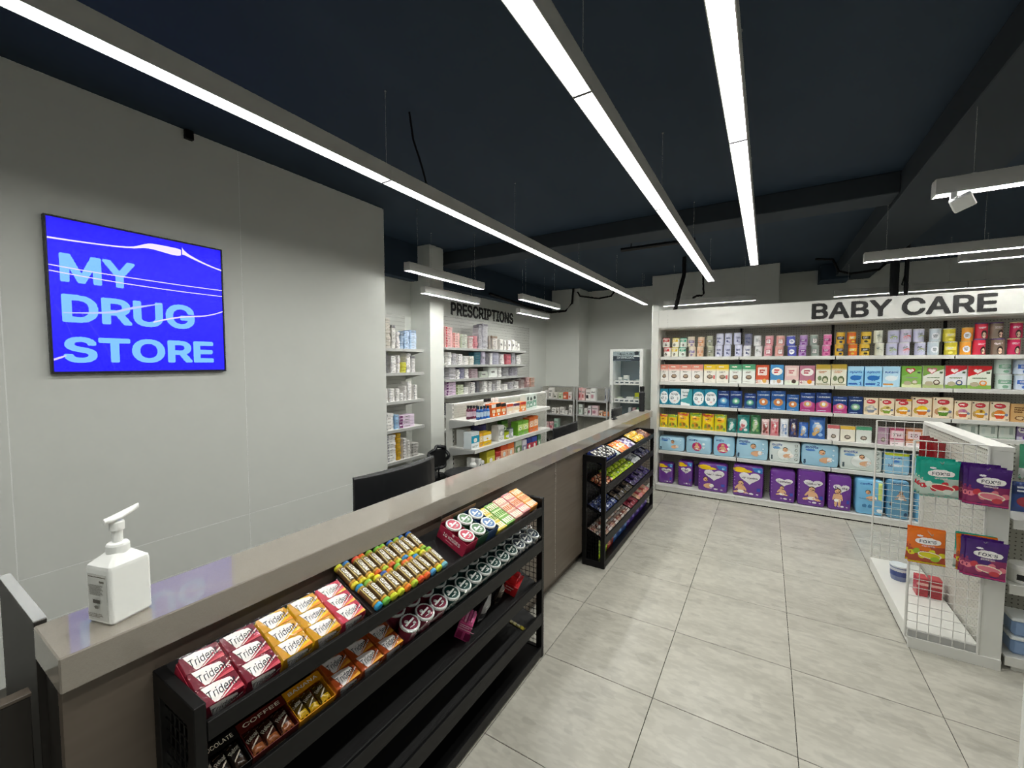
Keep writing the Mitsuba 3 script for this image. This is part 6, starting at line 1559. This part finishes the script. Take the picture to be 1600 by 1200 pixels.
# tubes of chocolate sweets
cap_cols = ['#c8c832', '#3f74b0', '#d0503c', '#d8642c', '#8ab03c', '#6fa83c', '#7fb03c', '#3f6ab0', '#8ab040', '#4a6a9c', '#3a64a8']
low_cols = ['#d8cc34', '#c8b82c', '#d8c830', '#d0642c', '#a8c03c', '#c85a34', '#b8c440', '#3f84b8', '#c8d038', '#d8c834', '#8ab03c']
front_caps = ['#2f88b4', '#8ab848', '#d8d02c', '#3f5a9c', '#e08030', '#6fb04c', '#dc6a34', '#e0702c', '#3a80b8', '#d0cc38', '#88b848']
front_low = ['#2f94c0', '#7ac04c', '#c8d034', '#d0d838', '#e07a2c', '#b0c83c', '#d8542c', '#dc6430', '#4a90c0', '#c8d83c', '#70b0c0']


def tube_parts(ct_, cb, i):
    r, L = 0.0148, 0.108
    b = MB().lathe([(0, 0.012), (r * .93, 0.012), (r * .93, 0.014, lin('#b88a30')), (r * .93, 0.022, lin('#4a3420')), (r * .931, 0.023, lin('#5a4426')), (r * .93, 0.088, lin('#a88a3a')), (r * .93, 0.096), (0, 0.096)], lin('#5a3218'), 14, 0, r)
    a = Art().rect(-0.016, -0.0075, 0.048, 0.0105, '#6a5a3a').rect(-0.016, -0.011, 0.048, -0.0078, '#c8b070').text('MINIS', 0.016, 0.001, 0.014, '#f4f2ec', 0.054)
    a2 = Art()
    for t, c, l in zip(a.t, a.c, a.l):
        a2.t.append(np.stack([t[..., 1] + 0.0155, (t[..., 0] - 0.016) + 0.056], -1)[:, ::-1]); a2.c.append(c); a2.l.append(l)
    a2.onto(b, around(r * .93, r, 0.031), edge=0.008)
    parts = [('body', b.ply('print_film'))]
    for nm, c, z0, z1 in (('cap', ct_, 0.094, L), ('cap', cb, 0.0, 0.014)):
        m = MB().lathe([(0, z0), (r * .85, z0), (r, z0 + .003), (r, z1 - .003), (r * .85, z1), (0, z1)], lin(c), 14, 0, r)
        parts.append((nm, m.ply('print_film')))
    return parts


single('tube_carton', boxply(-0.18, 0.18, 0, 0.024, 0.0, 0.198, 'counter_dark', 0.002), 'shallow dark carton under the candy tubes', 'carton', on_tray(0, XR1, 1.055, 0.004, 0.026))
for i in range(11):
    place('candy_tube', tube_parts(cap_cols[i], low_cols[i], i), on_tray(0, XR1, 0.885 + 0.0325 * i, 0.128, 0.058, 0.05 * math.sin(i * 2.3), fit=False), f'brown candy tube, {nth(i)} in the rear row of tubes', 'candy tube', 'candy tubes in the rear row')
for i in range(11):
    place('candy_tube', tube_parts(front_caps[i], front_low[i], i + 3), on_tray(0, XR1, 0.895 + 0.0325 * i, 0.0165, 0.058 + 0.001 * (i % 2), 0.05 * math.sin(i * 1.7 + 1), fit=False), f'brown candy tube, {nth(i)} in the front row of tubes', 'candy tube', 'candy tubes in the front row')


# round tubs
def tub_parts(r, h, body, disc, ring='#cdd2d0'):
    """axis along -y (towards the viewer), lid at y=0"""
    prof = [(0, h), (r * .88, h), (r * .92, h * .15), (r * .92, 0.006)]
    m = MB().lathe([(a, -b) for a, b in prof], lin(body), 20)
    v = m.v; m.v = [np.stack([q[:, 0], -q[:, 2], q[:, 1]], 1) for q in v]
    k = MB().lathe([(r * .94, -0.010), (r, -0.009), (r, -0.002), (r * .96, 0.0), (r * .84, 0.0), (r * .82, -0.0015), (0, -0.0015)], lin(ring), 24)
    k.v = [np.stack([q[:, 0], -q[:, 2], q[:, 1]], 1) for q in k.v]
    a = Art().ell(r, r, r * .80, r * .80, disc, 24)
    dk = [max(0.0, x * 0.5) for x in lin(disc)]
    a.ell(r * 0.72, r * 1.25, r * .22, r * .18, '#d9dcd8', 10).ell(r * 1.3, r * 0.72, r * .2, r * .16, '#c3c8c4', 10)
    a.poly([(r * .35, r * .8), (r * 1.6, r * 1.05), (r * 1.58, r * 1.25), (r * .33, r * 1.0)], '#e6e8e4').lines(r * .6, r * .45, r * 1.4, r * .62, 1, '#cfd4d0', 0.5)
    a.onto(k, lambda u, vv, l: np.stack([u - r, np.full_like(u, 0.0012) - l, vv - r], 1))
    return [('tub', m.ply('print_gloss')), ('lid', k.ply('print_gloss'))]


TUBC = [('#7a3040', '#6e2438', 'crimson')] * 3 + [('#2a4a48', '#1f403c', 'dark green')] * 7 + [('#4a5662', '#3a4654', 'grey-blue')] * 3
for i in range(13):
    b, dsk, nm = TUBC[i]
    for row in range(2):
        M = on_tray(1, XR1, 1.055 + 0.0775 * i, 0.0375 + 0.08 * row, 0.0765, fit=False)
        place('gum_tub', tub_parts(0.0382, 0.074, b, dsk), M @ T().translate([0, 0, 0.022]), f'round {nm} gum tub, {nth(i)} in the {"rear" if row else "front"} row', 'tub', 'round gum tubs on the second tray')
for s, (i0, i1, nm) in enumerate(((0, 3, 'crimson'), (3, 7, 'first dark green'), (7, 10, 'second dark green'), (10, 13, 'grey-blue'))):
    w = 0.0775 * (i1 - i0) - 0.005
    single('film_wrap', film(w, 0.165, 0.026, 200 + s, 0.0013), f'crumpled clear film over the {nm} round gum tubs', 'plastic film', on_tray(1, XR1, 1.055 + 0.0775 * (i0 + i1 - 1) / 2, 0.0205, 0.0785, fit=False), 'clear film over the gum tubs')
for i, (y, c, dsk, nm) in enumerate(((1.405, '#9c2440', '#b84a5c', 'crimson'), (1.488, '#274a34', '#5a7a5c', 'dark green'), (1.571, '#2a4468', '#5a7aa8', 'navy'))):
    key = thing('tub_box', f'{nm} carton holding two round lidded tubs on the top tray', 'carton', 'cartons of round tubs on the top tray')
    M = on_tray(0, XR1, y, 0.014, 0.072)
    w, L, t = 0.080, 0.158, 0.071
    m = MB()
    m.box(-w / 2, w / 2, t - .002, t, 0, L, lin(c)); m.box(-w / 2, w / 2, .008, t - .002, 0, .0015, lin(c)); m.box(-w / 2, w / 2, .0, t - .002, L - .0015, L, lin(c)); m.box(-w / 2, -w / 2 + .0015, .008, t - .002, .0015, L - .0015, lin(c)); m.box(w / 2 - .0015, w / 2, .008, t - .002, .0015, L - .0015, lin(c))
    if i == 0:
        a = Art().text('10 KISSES', 0.078, 0.036, 0.017, '#e9dfe0', 0.1).ell(0.08, 0.058, 0.006, 0.006, '#e4c8cc', 10).lines(0.05, 0.014, 0.11, 0.02, 1, '#d8a8b0', 0.5)
        a.onto(m, lambda u, v, l: np.stack([np.full_like(u, -w / 2) - l, t - v, L - u], 1))
    m.box(-w / 2, w / 2, -0.02, 0.0, L + .0005, L + .0015, lin('#6a4c34'))
    put('box', m.ply('print_matte'), M, key)
    for k in range(2):
        tb = tub_parts(0.037, 0.06, c, dsk, '#e6e8e4')
        tk = put('tub', tb[0][1], M @ T().translate([0, -0.004, 0.040 + 0.078 * k]), key)
        put('lid', tb[1][1], M @ T().translate([0, -0.004, 0.040 + 0.078 * k]), tk)
# packs of fruit chews
for i, (y, c, c2, nm) in enumerate(((1.655, '#d8c44a', '#e8e0a0', 'yellow'), (1.735, '#7fb058', '#cfe0a8', 'green'), (1.815, '#d8a090', '#f0d0b8', 'salmon'), (1.895, '#dc8a8a', '#f0c0a8', 'pink'), (1.975, '#e89a4a', '#f4d090', 'orange'))):
    w, h = 0.076, 0.158
    a = Art()
    for k in range(3):
        z0 = k * h / 3
        a.rect(0, z0, w, z0 + h / 3 - 0.002, [c, c2, c][k])
        for j in range(5):
            x = w * (j + .1) / 5
            a.poly([(x, z0 + .008), (x + w * .13, z0 + .008), (x + w * .17, z0 + h / 3 - .012), (x + w * .04, z0 + h / 3 - .012)], ['#f4ecd8', c, '#f6e0c0'][k] if k != 1 else '#d87a4a' if i > 1 else '#6a9a3a')
    key = thing('chew_box', f'{nm} carton of fruit chews on the top tray near the rack end', 'carton', 'cartons of fruit chews')
    M = on_tray(0, XR1, y, 0.010, 0.0375 + 0.004 * i, 0.0)
    put('box', carton(w, h, 0.036, c, a), M, key)
    put('wrap', film(w, h, 0.036, 300 + i, 0.001), M, key)

# loose goods on the lower trays
key = thing('pink_pack_box', 'pink display box of slim packs standing on the third tray', 'display box')
MP = stand_on(2, XR1, 1.44, 0.06, 0.4)
w, h, d = 0.078, 0.095, 0.062
a = Art().rect(0, .6 * h, w, .66 * h, '#e8a8c4').rect(.1 * w, .1 * h, .4 * w, .5 * h, '#a82a64').rect(.55 * w, .1 * h, .9 * w, .5 * h, '#7a1c4a').lines(.1 * w, .72 * h, .9 * w, .92 * h, 2, '#f0d0e0', .4)
put('box', carton(w, h, d, '#c84a84', a, left=a), MP, key)
for k in range(4):
    put('slim_pack', MB().box(-w / 2 + .004, w / 2 - .004, .006 + k * .014, .016 + k * .014, h - .02, h + .012, lin(['#d87aa4', '#c85a90', '#e09ab8', '#c04a80'][k]), ch=.001).ply('print_gloss'), MP, key)
single('silver_bag', pillow(0.1, 0.12, 0.045, '#8a8a8c', Art().rect(0, 0.03, 0.1, 0.06, '#3a3a3c').lines(.01, .07, .09, .1, 2, '#d0d0d0', .3), seed=71), 'silver and black bag behind the pink display box', 'bag', stand_on(2, XR1, 1.575, 0.07, 0.3))
single('dark_bag', pillow(0.07, 0.10, 0.04, '#5a5048', Art().rect(0, 0.02, 0.07, 0.05, '#1e1a18').lines(.01, .06, .06, .09, 2, '#a8a098', .3), seed=72), 'small dark bag between the silver bag and the red box', 'bag', stand_on(2, XR1, 1.72, 0.08, 0.3))
key = thing('red_display_box', 'red open display box on the third tray near the rack end', 'display box')
MR_ = stand_on(2, XR1, 1.87, 0.06, 0.25)
w, h, d = 0.115, 0.06, 0.075
a = Art().lines(.5 * w, .4 * h, .95 * w, .7 * h, 1, '#f0d8d4', .5)
put('box', carton(w, h, d, '#b81c22', a, left=Art().lines(.01, .02, .06, .05, 2, '#e8b8b4', .4)), MR_, key)
put('back_flap', MB().box(-w / 2, w / 2, d - .003, d, h, h + .055, lin('#b01c22')).ply('print_gloss'), MR_, key)
for k in range(3):
    put('bar', MB().box(-.045 + k * .03, -.02 + k * .03, .02, .06, h - .01, h + .03 - .004 * k, lin(['#c8282c', '#a81c20', '#b82a30'][k]), ch=.003).ply('print_film'), MR_, key)
key = thing('yellow_strip', 'narrow yellow and black strip of sweets on the fourth tray', 'strip of sweets')
for k in range(7):
    put('sweet', MB().box(-.011, .011, .003, .008, k * .022, k * .022 + .019, lin('#b0a030' if k % 2 else '#8a7c24'), ch=.002).ply('print_film'), on_tray(3, XR1, 1.90, 0.01, 0.0095, 0.25), key)

# ------------------------------------------------------------------ goods on the far rack
def bars(k, y0, y1, n, rows, c, acc, desc, text=None, t=0.022, d0=0.006, L=0.155):
    dy = (y1 - y0) / n
    d0 = max(d0, min(t + 0.003, 0.05) * math.tan(TH) + 0.009)
    for i in range(n):
        for r in range(rows):
            w, h = dy * 0.9, L / rows * 0.94
            cc = c[(i + r) % len(c)]
            a = Art().rect(0.0, 0.3 * h, w, 0.66 * h, acc[(i + r) % len(acc)]).ell(0.5 * w, 0.5 * h, 0.3 * w, 0.12 * h, cc).lines(.12 * w, .74 * h, .88 * w, .9 * h, 2, '#d9d6d0', .35)
            M = on_tray(k, XR2, y0 + dy * (i + .5), d0 + r * L / rows, t + 0.003, 0.02 * math.sin(i * 3 + r + k)) if k < 4 else face_x(XR2 - 0.05 - 0.03 * r, y0 + dy * (i + .5), 0.0512, 0.05 * math.sin(i * 3.1))
            single('candy_pack', pillow(w, h, t, cc, a, seed=k * 50 + i * 2 + r, nx=8, nz=8), f'{desc} candy pack, {nth(i * rows + r)} of its colour on the {nth(k)} tray, far rack', 'candy pack', M, 'candy packs on the far rack')


r_ = random.Random(5)
BK = thing('sweet_box', 'blue tray box full of black and white sweets on the far rack', 'tray box')
MK = on_tray(0, XR2, 3.385, 0.004, 0.05)
m = MB()
for a_, b_, c_, d_, e_, f_ in ((-.17, .17, .046, .049, 0, .15), (-.17, .17, .01, .046, 0, .002), (-.17, .17, .01, .046, .148, .15), (-.17, -.168, .01, .046, .002, .148), (.168, .17, .01, .046, .002, .148)):
    m.box(a_, b_, c_, d_, e_, f_, lin('#2a3a78'))
put('box', m.ply('print_gloss'), MK, BK)
sw = [pillow(0.05, 0.026, 0.016, c, Art().rect(0.012, 0, 0.038, 0.026, e), seed=i, nx=5, nz=5) for i, (c, e) in enumerate((('#d8d6d2', '#2a2826'), ('#2c2a28', '#d0cec8'), ('#c0beba', '#55504c')))]
for i in range(40):
    single('wrapped_sweet', sw[i % 3], 'black and white wrapped sweet in the blue tray box', 'sweet', MK @ T().translate([-0.145 + 0.0725 * (i % 5), 0.012 - 0.018 * (i // 20), 0.015 + 0.031 * ((i // 5) % 4)]).rotate([0, 1, 0], r_.uniform(-18, 18)), 'black and white sweets in the blue tray box')
bars(0, 3.57, 3.69, 2, 1, ['#8fa09a', '#a8b4ae'], ['#6a7c78', '#c8d0cc'], 'grey-green')
bars(0, 3.70, 3.96, 3, 1, ['#e07a3c', '#e8a04a', '#dc6a3a'], ['#f0c890', '#e8d8c0'], 'orange', t=0.034)
bars(0, 3.97, 4.18, 3, 1, ['#b8b0c8', '#5a4a7a', '#c8c4d4'], ['#6a5a8c', '#e0dce8'], 'lilac', t=0.026)
bars(0, 4.22, 4.54, 3, 2, ['#e0b02c', '#e8bc3c'], ['#c88a1c', '#f0d88a'], 'yellow', t=0.044)
bars(0, 4.56, 4.80, 3, 1, ['#6a3c2c', '#7a4834'], ['#a87858', '#4a2a1e'], 'brown', t=0.03)
sw2 = [pillow(0.045, 0.026, 0.016, c, Art().rect(0.012, 0, 0.034, 0.026, e), seed=i + 9, nx=5, nz=5) for i, (c, e) in enumerate((('#c87a4a', '#e8d8c0'), ('#7a3a28', '#d8a878'), ('#b85a3a', '#3a2a22')))]
for i in range(40):
    single('wrapped_sweet', sw2[i % 3], 'orange and brown wrapped sweet at the near end of the second tray', 'sweet', on_tray(1, XR2, 3.242 + 0.048 * (i % 5), 0.022 + 0.033 * ((i // 5) % 4), 0.019 + 0.018 * (i // 20)) @ T().rotate([0, 1, 0], r_.uniform(-14, 14)), 'orange and brown sweets on the second tray')
bars(1, 3.47, 4.12, 7, 2, ['#b4cc1e', '#a8c424'], ['#6a8a1c', '#d0dc6a'], 'lime', t=0.03)
bars(1, 4.14, 4.40, 3, 1, ['#c8ccd0', '#b4b8bc'], ['#7a8088', '#e4e6e8'], 'silver', t=0.03)
bars(1, 4.44, 4.80, 4, 1, ['#2a2a4c', '#34345c'], ['#8a8aa8', '#1c1c34'], 'navy', t=0.034)
bars(2, 3.22, 3.60, 5, 2, ['#2c3a6a', '#1f2a54'], ['#a8b0c8', '#4a5a94'], 'blue')
bars(2, 3.62, 4.10, 5, 1, ['#2a2626', '#3c3434'], ['#7a6a5c', '#16141a'], 'black', t=0.026)
bars(2, 4.12, 4.80, 7, 1, ['#2e2350', '#3a2a64'], ['#7a6aa8', '#1c1634'], 'dark purple', t=0.03)
bars(3, 3.22, 4.02, 9, 2, ['#d8cfc8', '#b89a88'], ['#6a3a2c', '#8a4a3c'], 'white and brown', t=0.026)
bars(3, 4.04, 4.32, 3, 1, ['#8a1c34', '#a02a40'], ['#c86a78', '#5a1020'], 'crimson', t=0.028)
bars(3, 4.34, 4.80, 5, 1, ['#e0a080', '#e08a8c', '#d87a6a'], ['#f0d0b0', '#b84a4a'], 'pink and orange', t=0.03)
bars(4, 3.22, 3.42, 2, 1, ['#b8d01e', '#a8c81e'], ['#6a9a1c', '#dce87a'], 'lime', t=0.03, L=0.17)
bars(4, 3.44, 3.58, 2, 1, ['#a83a34', '#8a2a2c'], ['#d89a84', '#5a1c1c'], 'red', t=0.03, L=0.13)
bars(4, 3.60, 4.0, 5, 1, ['#2a5aa0', '#23488c'], ['#8ab0dc', '#16306a'], 'blue', t=0.03, L=0.15)
bars(4, 4.02, 4.80, 9, 1, ['#4a2a8c', '#3a2a78'], ['#9a84d0', '#24185a'], 'purple', t=0.03, L=0.15)

# small things at the far end of the countertop
fk = thing('flask', 'slim black flask standing at the far end of the countertop', 'flask')
FM = T().translate([-1.345, 5.36, 1.0525])
put('body', MB().lathe([(0, 0), (0.034, 0.0), (0.036, 0.004), (0.036, 0.235), (0.026, 0.255), (0.022, 0.26)], lin('#121214'), 22).ply('black_plastic'), FM, fk)
put('cap', MB().lathe([(0.027, 0.256), (0.028, 0.262), (0.028, 0.31), (0.024, 0.318), (0, 0.318)], lin('#121214'), 22).ply('black_rubber'), FM, fk)
single('card_stand', MB().box(-0.05, 0.05, -0.02, 0.02, 0, 0.006, ch=0.001).box(-0.05, 0.05, -0.003, 0.0, 0.006, 0.028).ply('black_plastic'), 'tiny black card stand near the far end of the countertop', 'card stand', face_x(-1.41, 4.45, 1.0525))
